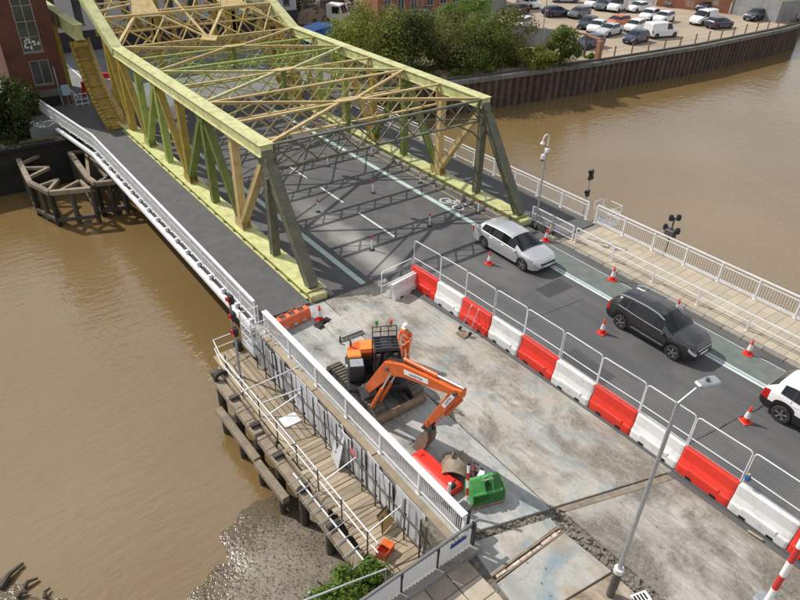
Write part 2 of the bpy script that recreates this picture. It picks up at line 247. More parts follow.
# ------------------------------------------------------------------ mesh helpers
class MB:
    def __init__(s): s.v = []; s.f = []; s.T = None
    def add(s, vs, fs):
        n = len(s.v)
        s.v += [tuple(s.T @ Vector(p)) if s.T else tuple(p) for p in vs]; s.f += [tuple(i + n for i in q) for q in fs]; return s
    def box(s, x0, x1, y0, y1, z0, z1):
        return s.add([(x0,y0,z0),(x1,y0,z0),(x1,y1,z0),(x0,y1,z0),(x0,y0,z1),(x1,y0,z1),(x1,y1,z1),(x0,y1,z1)], [(3,2,1,0),(4,5,6,7),(0,1,5,4),(1,2,6,5),(2,3,7,6),(3,0,4,7)])
    def beam(s, p0, p1, w, h, up=(0, 0, 1)):
        p0 = Vector(p0); p1 = Vector(p1); d = (p1 - p0).normalized(); u = Vector(up); sx = d.cross(u)
        if sx.length < 1e-4: sx = d.cross(Vector((0, 1, 0)))
        sx.normalize(); u = sx.cross(d).normalized(); a = sx * (w / 2); b = u * (h / 2)
        return s.add([p0-a-b, p0+a-b, p0+a+b, p0-a+b, p1-a-b, p1+a-b, p1+a+b, p1-a+b], [(0,1,2,3),(7,6,5,4),(0,4,5,1),(1,5,6,2),(2,6,7,3),(3,7,4,0)])
    def tube(s, pts, r, n=6, r1=None, caps=True):
        pts = [Vector(p) for p in pts]; N = len(pts); rings = []; pu = None
        for i, p in enumerate(pts):
            d = (pts[min(i+1, N-1)] - pts[max(i-1, 0)]).normalized()
            if pu is None:
                pu = d.cross(Vector((0, 0, 1)))
                if pu.length < 1e-3: pu = Vector((1, 0, 0))
            pu = (pu - d * pu.dot(d)).normalized(); q = d.cross(pu); rr = r if r1 is None else r + (r1 - r) * i / (N - 1)
            rings += [p + (pu * math.cos(2*math.pi*k/n) + q * math.sin(2*math.pi*k/n)) * rr for k in range(n)]
        fs = [(i*n+k, i*n+(k+1) % n, (i+1)*n+(k+1) % n, (i+1)*n+k) for i in range(N-1) for k in range(n)]
        if caps: fs += [tuple(range(n-1, -1, -1)), tuple((N-1)*n+k for k in range(n))]
        return s.add(rings, fs)
    def prism(s, pts, off):
        n = len(pts); pts = [Vector(p) for p in pts]; o = Vector(off)
        return s.add(pts + [p + o for p in pts], [tuple(range(n-1, -1, -1)), tuple(range(n, 2*n))] + [(i, (i+1) % n, n+(i+1) % n, n+i) for i in range(n)])
    def lathe(s, prof, c=(0, 0, 0), n=14, axis='z'):
        vs = []; fs = []; c = Vector(c); m = len(prof)
        for k in range(n):
            a = 2*math.pi*k/n
            for r, z in prof:
                p = (r*math.cos(a), r*math.sin(a), z) if axis == 'z' else ((r*math.cos(a), z, r*math.sin(a)) if axis == 'y' else (z, r*math.cos(a), r*math.sin(a)))
                vs.append(c + Vector(p))
        for k in range(n):
            for i in range(m-1): fs.append((k*m+i, ((k+1) % n)*m+i, ((k+1) % n)*m+i+1, k*m+i+1))
        return s.add(vs, fs)
    def ball(s, c, r, n=8, sq=(1, 1, 1)):
        prof = [(max(1e-4, math.sin(math.pi*i/n)) * 1., -math.cos(math.pi*i/n)) for i in range(n+1)]
        vs = []; fs = []; m = n + 1; k2 = 2*n
        for k in range(k2):
            a = 2*math.pi*k/k2
            for q, z in prof: vs.append((c[0]+q*math.cos(a)*r*sq[0], c[1]+q*math.sin(a)*r*sq[1], c[2]+z*r*sq[2]))
        for k in range(k2):
            for i in range(n): fs.append((k*m+i, ((k+1) % k2)*m+i, ((k+1) % k2)*m+i+1, k*m+i+1))
        return s.add(vs, fs)
    def poly(s, pts): return s.add(pts, [tuple(range(len(pts)))])
    def mesh(s, name, mat, smooth=0, bevel=0):
        me = bpy.data.meshes.new(name); me.from_pydata(s.v, [], s.f)
        bm = bmesh.new(); bm.from_mesh(me)
        if bevel or smooth:
            bmesh.ops.remove_doubles(bm, verts=bm.verts, dist=1e-4)
        bmesh.ops.recalc_face_normals(bm, faces=bm.faces)
        if bevel:
            es = [e for e in bm.edges if len(e.link_faces) == 2 and e.calc_face_angle(0) > .5]
            bmesh.ops.bevel(bm, geom=es, offset=bevel, segments=1, affect='EDGES', clamp_overlap=True)
        if smooth:
            for f in bm.faces: f.smooth = True
            for e in bm.edges:
                if len(e.link_faces) == 2 and e.calc_face_angle(0) > smooth: e.smooth = False
        bm.to_mesh(me); bm.free()
        for m in (mat if isinstance(mat, (list, tuple)) else [mat]): me.materials.append(m)
        return me
    def build(s, name, mat, parent=None, smooth=0, bevel=0, kind=None, loc=None):
        return obj(name, s.mesh(name, mat, smooth, bevel), parent, kind, loc)
def obj(name, me, parent=None, kind=None, loc=None, rot=None):
    o = bpy.data.objects.new(name, me); COL.objects.link(o)
    if parent: o.parent = parent
    if kind: o['kind'] = kind
    if loc is not None: o.location = loc
    if rot is not None: o.rotation_euler = rot
    return o
def tag(o, label, cat, group=None):
    o['label'] = label; o['category'] = cat
    if group: o['group'] = group
    return o
def thing(name, label, cat, loc=(0, 0, 0), rz=0., group=None):
    o = bpy.data.objects.new(name, None); COL.objects.link(o); o.empty_display_size = .2
    o.location = loc; o.rotation_euler = (0, 0, rz); return tag(o, label, cat, group)
def copy_tree(o, parent=None):
    c = o.copy(); COL.objects.link(c); c.parent = parent
    for ch in list(o.children): copy_tree(ch, c)
    return c
def place(o, label, loc, rz=0., group=None):
    o['label'] = label; o.location = loc; o.rotation_euler = (0, 0, rz)
    if group: o['group'] = group
    return o
def struct(mb, name, mat, parent=None, **k):
    o = mb.build(name, mat, parent, **k)
    if parent is None: o['kind'] = 'structure'
    return o
ORD = ['first', 'second', 'third', 'fourth', 'fifth', 'sixth', 'seventh', 'eighth', 'ninth', 'tenth', 'eleventh', 'twelfth', 'thirteenth', 'fourteenth']
ZW = -3.9; ZQ = -.7
# ================================================================== the setting
# river, one sheet
struct(MB().poly([(-900, -60, ZW), (900, -60, ZW), (900, 75, ZW), (-900, 75, ZW)]), 'river_water', WATER)
# far bank ground (front edge follows the quays)
QUAY = [(-900, 53), (4, 51.2), (10, 50.6), (29, 50.2), (40, 48.0), (47.6, 46.9), (61, 45.2), (78.2, 43.9), (97.5, 43.9), (104, 44.4), (113, 50), (135, 56), (900, 60)]
struct(MB().poly([(x, y + .25, ZQ) for x, y in QUAY] + [(1500, 2500, ZQ), (-1500, 2500, ZQ)]), 'ground', GRASSM)
struct(MB().poly([(-1500, -60, ZQ - .3), (-1500, -900, ZQ - .3), (1500, -900, ZQ - .3), (1500, -60, ZQ - .3)]), 'near_ground', GRASSM)
# car park and scrapyard surfaces
struct(MB().poly([(58.5, 47.5, ZQ+.01), (62, 46.0, ZQ+.01), (78, 45.0, ZQ+.01), (97.5, 45.0, ZQ+.01), (104, 45.6, ZQ+.01), (112, 60, ZQ+.01), (118, 90, ZQ+.01), (72, 96, ZQ+.01), (62, 72, ZQ+.01), (57, 60, ZQ+.01)]), 'car_park', GRAVEL)
struct(MB().poly([(27.5, 60, ZQ+.012), (37, 58, ZQ+.012), (52, 72, ZQ+.012), (56, 92, ZQ+.012), (40, 96, ZQ+.012), (30, 84, ZQ+.012)]), 'scrapyard_ground', DIRTP)
struct(MB().poly([(36.5, 50.4, ZQ+.014), (41, 48.9, ZQ+.014), (47.6, 47.6, ZQ+.014), (56, 46.4, ZQ+.014), (58, 47.6, ZQ+.014), (48, 50.2, ZQ+.014), (40, 53, ZQ+.014)]), 'path', DIRTP)
# roads: lifting span, far approach, near approach
YJ = 21.3
struct(MB().box(12.35, 24.65, YJ + .06, 52, -.45, 0), 'bridge_road', ROADM)
struct(MB().box(6, 32, 52.02, 140, -1.2, -.01), 'far_road', M('sunlit_asphalt', (.19, .20, .21), rough=.8, col2=(.15, .155, .16), scale=.5))  # asphalt lightened: the far road's sunlit brightness is put into its colour
struct(MB().box(16.0, 25.05, -7, YJ - .06, -.9, -.004), 'approach_road', ASPH)
struct(MB().box(8.75, 11.35, YJ + .06, 51, -.35, .06), 'bridge_footway_west', FOOT)
struct(MB().box(25.65, 28.3, YJ + .06 - 2.1, 51, -.35, .06), 'bridge_footway_east', FOOT)
struct(MB().prism([(8.75, 51.02, -.35), (11.35, 51.02, -.35), (11.35, 57.5, -.35), (7.3, 57.5, -.35)], (0, 0, .39)), 'far_footway', FOOT)
# cut asphalt edge beside the barriers
edge = [(15.36, 21.2), (15.72, 18.6), (15.98, 15.5), (16.1, 12), (16.2, 8), (16.22, 4), (16.2, -7)]
struct(MB().prism([(x, y, .0) for x, y in edge] + [(16.75, -7, .0), (16.75, 21.2, .0)], (0, 0, .035)), 'road_edge_strip', ASPH)
# markings
def strip(name, x0, x1, y0, y1, mat, z=.004, jag=0):
    struct(MB().poly([(x0, y0, z), (x1, y0, z), (x1, y1, z), (x0, y1, z)]), name, mat)
for y0, y1 in [(24.35, 27.8), (29.4, 31.95), (33.6, 36.2), (37.9, 40.5), (42.2, 44.8), (46.5, 49.0)]: strip('lane_dash', 18.14, 18.26, y0, y1, MARK)
strip('cycle_line', 22.6, 22.92, YJ + .1, 51, CYCLE2); strip('cycle_line', 14.1, 14.4, YJ + .1, 51, CYCLE2)
strip('cycle_lane', 23.05, 24.42, -7, 19.2, CYCLE); strip('cycle_line', 22.72, 22.86, -7, 21.2, MARK); strip('cycle_line', 22.90, 23.045, -7, 21.2, CYCLE2)
strip('yellow_line', 24.0, 24.07, YJ + .1, 46, YMARK); strip('gutter_line', 24.44, 24.48, 2, 19.0, MARK, .0065)
strip('far_line', 14.2, 14.35, 53, 90, MARK); strip('far_line', 18.1, 18.25, 53, 90, MARK); strip('far_line', 10.8, 10.95, 58, 80, MARK, -.002); strip('far_line', 12.6, 12.75, 58, 80, MARK, -.002)
# sealed cracks, a service patch and tyre-worn repairs in the open lane
SEAL = M('crack_sealant', (.022, .022, .023), rough=.5); PATCH = M('repair_asphalt', (.045, .045, .047), rough=.85, col2=(.062, .061, .062), scale=2, bump=.4, bscale=150)
rc = random.Random(12)
def crack(x0, y0, x1, y1, wd=.025):
    m = MB(); n = 14; P = [(x0+(x1-x0)*k/n + rc.uniform(-.03, .03), y0+(y1-y0)*k/n + rc.uniform(-.03, .03)) for k in range(n+1)]
    for a, b in zip(P[:-1], P[1:]):
        d = Vector((b[0]-a[0], b[1]-a[1], 0)).normalized(); q = Vector((-d.y, d.x, 0))*wd/2*rc.uniform(.5, 1.2); A = Vector((*a, .003)); B = Vector((*b, .003)); m.poly([A-q, B-q, B+q, A+q])
    struct(m, 'road_crack', SEAL)
crack(17.0, 6.6, 22.6, 5.9, .05); crack(18.4, 14.9, 21.9, 14.6); crack(19.3, 21.0, 19.1, 9.5, .02); crack(17.6, 13, 17.8, 3, .02)
struct(MB().poly([(17.3, 10.2, .0022), (18.6, 10.25, .0022), (18.65, 12.4, .0022), (17.32, 12.35, .0022)]), 'road_patch', PATCH)
struct(MB().poly([(20.6, 15.6, .0022), (22.3, 15.6, .0022), (22.3, 16.5, .0022), (20.6, 16.45, .0022)]), 'road_patch', PATCH)
# painted bicycle in the cycle lane
bk = MB(); bx, by = 23.35, 26.3; zz = .0045
def ring(cx, cy, r, wd):
    n = 18
    for k in range(n):
        a, b2 = 2*math.pi*k/n, 2*math.pi*(k+1)/n
        bk.poly([(cx+r*math.cos(a), cy+r*math.sin(a), zz), (cx+(r-wd)*math.cos(a), cy+(r-wd)*math.sin(a), zz), (cx+(r-wd)*math.cos(b2), cy+(r-wd)*math.sin(b2), zz), (cx+r*math.cos(b2), cy+r*math.sin(b2), zz)])
def bar(x0, y0, x1, y1, wd=.07):
    d = Vector((x1-x0, y1-y0, 0)).normalized(); s = Vector((-d.y, d.x, 0)) * wd/2
    bk.poly([Vector((x0, y0, zz))-s, Vector((x1, y1, zz))-s, Vector((x1, y1, zz))+s, Vector((x0, y0, zz))+s])
ring(bx, by, .36, .08); ring(bx, by - 1.15, .36, .08)
for q in [(bx, by, bx+.1, by-.55), (bx+.1, by-.55, bx+.55, by-.45), (bx+.55, by-.45, bx, by), (bx+.1, by-.55, bx+.5, by-.95), (bx+.5, by-.95, bx+.55, by-.45), (bx, by-1.15, bx+.62, by-.9), (bx+.62, by-.9, bx+.66, by-1.15), (bx+.6, by-.3, bx+.6, by-.6)]: bar(*q)
struct(bk, 'bicycle_marking', MARK)
# bridge kerbs on the span, under the trusses
for k, (x0, x1) in enumerate([(12.35, 12.6), (24.4, 24.65)]):
    struct(MB().box(x0, x1, YJ + .06, 51, -.1, .12), 'bridge_kerb', CONC_W, bevel=.01)
# near approach: kerb stones, paving slabs
kerb = bpy.data.objects.new('kerb', None); COL.objects.link(kerb); kerb['kind'] = 'structure'
km = MB().box(0, .26, 0, .905, -.3, .11).mesh('kerb_stone', M('kerb_granite', (.27, .25, .22), rough=.85, col2=(.2, .185, .165), scale=4, rand=.15), bevel=.02)
for i in range(28): obj('kerb_stone', km, kerb, loc=(24.97, -6 + i * .92, 0))
fw = struct(MB().box(25.24, 28.32, -7, 19.15, -.6, .055), 'paved_footway', CONC_W)
pm_ = MB().box(.004, .596, .004, .446, 0, .05).mesh('paving_slab', PAVE, bevel=.006)
for r in range(52):
    for c in range(5):
        y = -4.2 + r * .45
        if y > 18.6: continue
        p = obj('paving_slab', pm_, fw, loc=(25.27 + c * .602, y, .056 + random.uniform(0, .005)))
# concrete deck of the closed half, cut in slabs by the joints
def slab(name, pts, z0, z1, mat, sub=None):
    return struct(MB().prism([(x, y, z0) for x, y in pts], (0, 0, z1 - z0)), name, mat, bevel=.012)
def jy(x): return 8.12 - (x - 9) * .300
slab('concrete_slab', [(8.55, jy(8.55)+.16), (11.80, jy(11.8)+.16), (11.98, 21.22), (8.55, 21.22)], -.9, -.005, CONC_B)
slab('concrete_slab', [(11.84, jy(11.8)+.16), (16.6, jy(16.6)+.16), (16.6, 21.22), (12.02, 21.22)], -.9, 0.0, CONC_A)
slab('concrete_slab', [(12.05, jy(12)-.14), (16.6, jy(16.6)-.14), (16.6, -7), (12.25, -7)], -.9, -.01, CONC_C)
slab('concrete_slab', [(8.95, jy(8.9)-.16), (11.55, jy(11.5)-.16), (11.5, 6.88), (8.75, 6.84)], -.9, -.03, CONC_D)
slab('concrete_slab', [(8.72, 6.58), (11.5, 6.62), (11.62, 4.95), (8.6, 5.3)], -.9, -.03, CONC_D)
slab('concrete_slab', [(8.6, 5.26), (11.6, 4.9), (11.8, -7), (8.5, -7)], -.9, -.05, CONC_E)
slab('joint_fill', [(11.95, jy(12)+.14), (16.5, jy(16.5)+.14), (16.5, jy(16.5)-.12), (12.15, jy(12.1)-.12)], -.11, -.035, M('packed_dirt', (.19, .15, .11), rough=.95, col2=(.28, .24, .19), scale=4, bump=.8, bscale=25))
slab('joint_bed', [(8.3, -7), (16.7, -7), (16.7, 9.5), (8.3, 9.5)], -1.2, -.12, RUBBLE)
# ragged joint fill: broken concrete lumps, uncounted
jb = MB(); rj = random.Random(3)
def lump(x, y, z, s):
    n = rj.randint(4, 6); top = [(x + s*rj.uniform(.6, 1)*math.cos(6.283*k/n+.3), y + s*rj.uniform(.6, 1)*math.sin(6.283*k/n+.3)) for k in range(n)]
    jb.prism([(a, b, z) for a, b in top], (rj.uniform(-.02, .02), rj.uniform(-.02, .02), s*rj.uniform(.4, .9)))
for i in range(230):
    x = rj.uniform(9.0, 12.0); lump(x, jy(x) + rj.uniform(-.16, .16), -.11, rj.uniform(.02, .075))
for i in range(330):
    y = rj.uniform(3.0, 7.0); lump(11.8 + rj.uniform(-.22, .2) + (7-y)*.03, y, -.11, rj.uniform(.03, .1))
for i in range(160): lump(rj.uniform(9.2, 16), rj.uniform(1, 20.5), -.002, rj.uniform(.01, .028))
struct(jb, 'broken_concrete', RUBBLE)['kind'] = 'stuff'
# steel-lipped slot in the lower slab
tr = thing('expansion_slot', 'rusty steel lined slot with torn white strip across the blue-stained slab', 'slot', (0, 0, 0))
MB().box(8.75, 11.5, 6.80, 6.86, -.12, -.012).build('steel_lip', RUST, tr)
MB().box(8.75, 11.5, 6.62, 6.66, -.12, -.018).build('steel_lip', RUST, tr)
fm = MB(); rj2 = random.Random(5); x = 8.85
while x < 11.4:
    l = rj2.uniform(.15, .5); fm.box(x, min(x+l, 11.45), 6.67+rj2.uniform(0, .03), 6.75+rj2.uniform(-.02, .03), -.1, -.022+rj2.uniform(-.015, .004)); x += l + rj2.uniform(0, .05)
fm.build('torn_seal', M('torn_white_seal', (.6, .56, .52), rough=.8, col2=(.35, .25, .2), scale=6), tr)
# steel joint nosing between span and approach
struct(MB().box(8.8, 28.2, YJ - .075, YJ + .055, -.5, .004), 'deck_joint', DARKST)
# sandstone flags by the parapet, lower left of the site
sf = struct(MB().box(4.0, 8.55, -7, 7.7, -1.2, -.09), 'stone_landing', CONC_W)
for i in range(7):
    for j in range(4):
        x0 = 8.52 - j*.78 - .76; y0 = 7.05 - i*.62
        q = MB().box(0, .75, 0, .60, 0, .085).build('stone_flag', STONE, sf, bevel=.012, loc=(x0 + (i % 2)*.0, y0, -.088 + random.uniform(-.012, .006)))
# walls under the approach and the abutments
struct(MB().box(8.45, 28.45, -7, 21.0, -8, -.905), 'approach_substructure', CONC_W)
struct(MB().box(-900, 3.0, -60, -7, -8, ZQ-.35), 'near_bank', GRASSM)
struct(MB().box(28.6, 900, -60, -7, -8, ZQ-.35), 'near_bank_east', GRASSM)
struct(MB().box(3.0, 28.6, -60, -7.02, -8, -.02), 'approach_ground', ASPH)
struct(MB().box(9, 29, 50.3, 52, -8, -.5), 'far_abutment', CONC_W)
for x in (11.6, 25.4): struct(MB().box(x-.45, x+.45, YJ+.3, 50.2, -1.5, -.46), 'span_girder', DARKST)
for k in range(8): struct(MB().box(9.0, 28.0, 22.8+k*3.6, 23.1+k*3.6, -1.2, -.5), 'cross_girder', DARKST)
# mud bank
mb = MB(); nx, ny = 70, 60
def mudz(x, y):
    # shore line runs from (-3,18.2) (6.8,15.6); rises away from the water
    sh = 15.2 + .32*(x-5.5) if x > 2 else 14.1 + (2-x)*.55*0 + (.9 if x < 0 else 0)*0
    sh = min(15.9, 13.6 + max(0, x-2.1)*.62) if x > -.6 else 15.2 + (-.6-x)*1.35
    d = sh - y
    return ZW + max(-.4, min(1.6, (d*.07 if d < 1.2 else .084 + (d-1.2)*.2))) + .05*mnoise.noise((x*1.3, y*1.3, 0)) + .05*mnoise.noise((x*4, y*4, 2)) + .07*mnoise.noise((x*.5, y*.5, 5))
vs = []; fs = []
for j in range(ny+1):
    for i in range(nx+1):
        x = -14 + i*(22.5/nx); y = -7 + j*(28/ny); vs.append((x, y, mudz(x, y)))
for j in range(ny):
    for i in range(nx): a = j*(nx+1)+i; fs.append((a, a+1, a+nx+2, a+nx+1))
mb.add(vs, fs); struct(mb, 'mud_bank', MUDM, smooth=1.2)
dv = MB(); rd = random.Random(11)
for i in range(4200):
    x = rd.uniform(1.0, 7.6); y = rd.uniform(7.5, 16.2); z = mudz(x, y)
    if z < ZW + .03: continue
    a = rd.uniform(0, 3.14); l = rd.uniform(.015, .07); dv.beam((x, y, z+.012), (x+l*math.cos(a), y+l*math.sin(a), z+.02+rd.uniform(-.01, .03)), rd.uniform(.008, .03), rd.uniform(.008, .022))
struct(dv, 'bank_debris', M('debris', (.22, .18, .138), rough=.8, col2=(.13, .102, .076), scale=9))['kind'] = 'stuff'
lg = random.Random(4)
for i, (a, b2, r) in enumerate([((0, 588), (23, 563), .13), ((24, 587), (38, 578), .09), ((17, 597), (28, 592), .1), ((45, 598), (50, 588), .08)]):
    p, q = at(*a, ZW+.1), at(*b2, ZW+.1); m_ = (p+q)/2 + Vector((lg.uniform(-.08, .08), .05, .06))
    tag(MB().tube([p, m_, q], r, 7, r*.45).build('driftwood_log', WOODD, smooth=.8), ['longest dark driftwood log at the left edge of the mud', 'short crooked driftwood stick right of the longest log', 'small driftwood log nearest the bottom left corner', 'stubby driftwood piece in the wet mud, right of the others'][i], 'driftwood', 'driftwood on the mud')
# ================================================================== the lifting bridge
XL, XR, XC = 11.88, 25.12, 18.5
NY = [22.0, 25.6, 29.2, 32.8, 36.35, 39.9, 43.45, 47.0]
ZB, ZT = .36, 5.98
br = thing('bascule_bridge', 'yellow and green painted steel truss lifting span over the brown river', 'bridge', (XC, 36, 0))
def bpart(mb, name, mat, parent=None, **k):
    for i, p in enumerate(mb.v): mb.v[i] = (p[0]-XC, p[1]-36, p[2])
    return mb.build(name, mat, parent or br, **k)
def member(X, y0, z0, y1, z1, mat, w=.42, d=.34, name='diagonal'):
    """H-section member in a truss plane: two flanges and a web"""
    p0 = Vector((X, y0, z0)); p1 = Vector((X, y1, z1)); dr = (p1-p0).normalized(); n = Vector((0, -dr.z, dr.y))
    m = MB()
    for s in (-1, 1): m.beam(p0 + n*s*(d/2-.02), p1 + n*s*(d/2-.02), w, .04, up=n)
    m.beam(p0, p1, .05, d-.09, up=n)
    for s in (-1, 1): m.beam(p0 + Vector((s*(w/2-.03), 0, 0)), p1 + Vector((s*(w/2-.03), 0, 0)), .04, d-.085, up=n)
    return bpart(m, name, mat)
def rivets(m, pts, r=.022):
    for p in pts: m.ball(p, r, 3)
for X in (XL, XR):
    s = 1 if X == XL else -1
    m = MB().box(X-.50, X+.47, 21.75, 51.0, ZB-.03, ZB); m.box(X-.32, X+.30, 21.8, 50.9, -.44, ZB-.032); m.box(X-.50, X+.47, 21.8, 50.9, -.02, .01)
    for k in range(24): m.box(X-.46, X-.325, 22.4+k*1.2, 22.44+k*1.2, .012, ZB-.033); m.box(X+.305, X+.44, 22.4+k*1.2, 22.44+k*1.2, .012, ZB-.033)
    bpart(m, 'bottom_chord', YEL)
    # pale end knuckle
    bpart(MB().box(X-.42, X+.42, 21.38, 21.74, -.4, .30), 'end_bearing', PALE, bevel=.05)
    # top chord: box with overhanging cover plate
    m = MB().box(X-.36, X+.36, 25.45, 47.05, ZT-.03, ZT); m.box(X-.30, X+.30, 25.5, 47.0, ZT-.52, ZT-.032); m.box(X-.38, X+.38, 25.5, 47, ZT-.56, ZT-.523)
    bpart(m, 'top_chord', PALE)
    m = MB().beam((X, 46.98, ZT-.28), (X, 53.4, 8.35), .72, .52, up=(0, 0, 1)); m.beam((X, 53.4, 8.36), (X, 60.5, 13.4), .70, .54)
    bpart(m, 'raised_chord', PALE)
    member(X, 22.0, ZB, 25.75, ZT-.3, OLIVE, .5, .44, 'end_post')
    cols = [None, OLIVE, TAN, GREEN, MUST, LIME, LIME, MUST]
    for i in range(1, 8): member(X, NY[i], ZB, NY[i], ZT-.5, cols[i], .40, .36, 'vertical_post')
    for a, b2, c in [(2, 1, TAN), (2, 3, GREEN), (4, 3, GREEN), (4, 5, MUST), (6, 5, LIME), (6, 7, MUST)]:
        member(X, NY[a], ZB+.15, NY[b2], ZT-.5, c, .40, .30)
    for i, c in [(2, TAN), (4, MUST), (6, LIME)]:
        m = MB()
        for q in (-.24, .24): m.prism([(X+q-.012, NY[i]-.52, ZB+.002), (X+q-.012, NY[i]+.52, ZB+.002), (X+q-.012, NY[i]+.42, ZB+.52), (X+q-.012, NY[i]-.42, ZB+.52)], (.024, 0, 0))
        g = bpart(m, 'gusset_plate', c)
        m = MB()
        for q in (-.262, .262): rivets(m, [(X+q, NY[i]+dy, ZB+dz) for dy in (-.36, -.12, .12, .36) for dz in (.1, .3)])
        bpart(m, 'rivets', c, g, kind='stuff')
    for i, c in [(1, OLIVE), (3, GREEN), (5, LIME)]:
        m = MB()
        for q in (-.235, .235): m.prism([(X+q-.012, NY[i]-.55, ZT-.57), (X+q-.012, NY[i]+.55, ZT-.57), (X+q-.012, NY[i]+.36, ZT-1.0), (X+q-.012, NY[i]-.36, ZT-1.0)], (.024, 0, 0))
        bpart(m, 'gusset_plate', c)
    # rolling segment: rim, web, teeth (radius 8.2 m about (47, 8.1))
    CY, CZ, RO = 47.0, 8.12, 8.2; xs = X - s*.75
    def arc(r, a): return (CY + r*math.sin(a), CZ - r*math.cos(a))
    A = [math.radians(11 + k*4.7) for k in range(13)]
    m = MB()
    for a0, a1 in zip(A[:-1], A[1:]):
        q = [arc(RO-.08, a0), arc(RO, a0), arc(RO, a1), arc(RO-.08, a1)]; m.prism([(xs-.62, y, z) for y, z in q], (1.24, 0, 0))
        for e in (-.62, .44): q = [arc(RO-.26, a0), arc(RO-.081, a0), arc(RO-.081, a1), arc(RO-.26, a1)]; m.prism([(xs+e, y, z) for y, z in q], (.18, 0, 0))
    seg = bpart(m, 'rolling_segment', MUST)
    m = MB()
    for a0, a1 in zip(A[:-1], A[1:]):
        q = [arc(6.9, a0), arc(RO-.27, a0), arc(RO-.27, a1), arc(6.9, a1)]; m.prism([(X-s*.22, y, z) for y, z in q], (.05, 0, 0))
    bpart(m, 'segment_web', TAN, seg)
    for k in range(8):
        a = math.radians(13 + k*7.5); y0, z0 = arc(RO-.20, a); y1, z1 = arc(RO-.081, a)
        bpart(MB().beam((xs, y0, z0), (xs, y1, z1), .86, .05, up=(0, math.cos(a), math.sin(a))), 'stiffener', TAN, seg)
    for k in range(20):
        a = math.radians(12 + k*2.85)
        for e in (-.53, .53):
            y0, z0 = arc(RO-.40, a); y1, z1 = arc(RO-.262, a)
            bpart(MB().beam((xs+e, y0, z0), (xs+e, y1, z1), .16, .24, up=(0, math.cos(a), math.sin(a))), 'tooth', MUST, seg)
    bpart(MB().box(X-.34, X+.34, 25.1, 25.35, 4.05, 4.55), 'tie_plate', OLIVE)
    # web between truss and segment
    member(X, 47.0, ZB, 49.6, ZT+.4, MUST, .4, .34); member(X, 49.6, ZB, 49.6, ZT+.5, MUST, .42, .36, 'vertical_post')
# top bracing: lattice cross struts with individual lacing bars
lace = {}
strut_cols = {1: OLIVE, 2: TAN, 3: TAN, 4: TAN, 5: LIME, 6: LIME, 7: TAN}
nb = 11; span = XR - XL - .6
for i in range(1, 8):
    c = strut_cols[i]; y = NY[i]; zt = ZT - .1; zb = zt - 1.15
    m = MB()
    m.beam((XL+.3, y, zt), (XR-.3, y, zt), .18, .09); m.beam((XL+.3, y, zb), (XR-.3, y, zb), .16, .08)
    for X in (XL+.42, XR-.42): m.beam((X, y, zb+.045), (X, y, zt-.046), .1, .1, up=(0, 1, 0))
    st = bpart(m, 'cross_strut', c)
    if c not in lace:
        b_ = span/nb; h = 1.05
        lace[c] = [MB().beam((-b_/2, sg*.012, -sg*h/2), (b_/2, sg*.012, sg*h/2), .02, .075, up=(0, 0, 1)).mesh('lacing_bar', c) for sg in (-1, 1)]
    for k in range(nb):
        xx = XL+.3 + (k+.5)*span/nb - XC
        for q in (0, 1): obj('lacing_bar', lace[c][q], st, loc=(xx, y-36, (zt+zb)/2))
    if i == 1:      # portal knee brackets
        for X, s in ((XL+.3, 1), (XR-.3, -1)):
            bpart(MB().tube([(X, y-.3, zb-1.1), (X+s*.5, y-.1, zb-.55), (X+s*1.5, y, zb-.05)], .05, 6), 'knee_brace', OLIVE, st)
for i, c in [(2, TAN), (4, LIME), (6, TAN)]:
    yc = NY[i]; z = ZT - .02
    bpart(MB().prism([(XC-.85, yc-.12, z+.02), (XC-.3, yc-.3, z+.02), (XC+.3, yc-.3, z+.02), (XC+.85, yc-.12, z+.02), (XC+.85, yc+.12, z+.02), (XC+.3, yc+.3, z+.02), (XC-.3, yc+.3, z+.02), (XC-.85, yc+.12, z+.02)], (0, 0, .03)), 'centre_gusset', TAN)
    bpart(MB().box(XC-.12, XC+.12, yc-.12, yc+.12, z-1.7, z-.09), 'hanger', GREEN)
    for X in (XL+.25, XR-.25):
        for yy in (NY[i-1]+.1, NY[i+1]-.1):
            e = Vector((X, yy, z)); g = Vector((XC + (.6 if X > XC else -.6), yc + (.1 if yy > yc else -.1), z)); k = c if X < XC else TAN
            m = MB().beam(g, e, .16, .03); m.beam(g + Vector((0, 0, -.085)), e + Vector((0, 0, -.085)), .03, .13); bpart(m, 'bracing_bar', PALE if c is LIME else k)
# intermediate single bars between struts (secondary bracing, thin)
for i in (1, 3, 5):
    for X, X2 in ((XL+.3, XC), (XR-.3, XC)):
        bpart(MB().beam((X, NY[i]+.1, ZT-1.2), (X2, NY[i+1]-.1, ZT-1.2), .07, .06), 'bracing_bar', OLIVE if i == 1 else LIME)
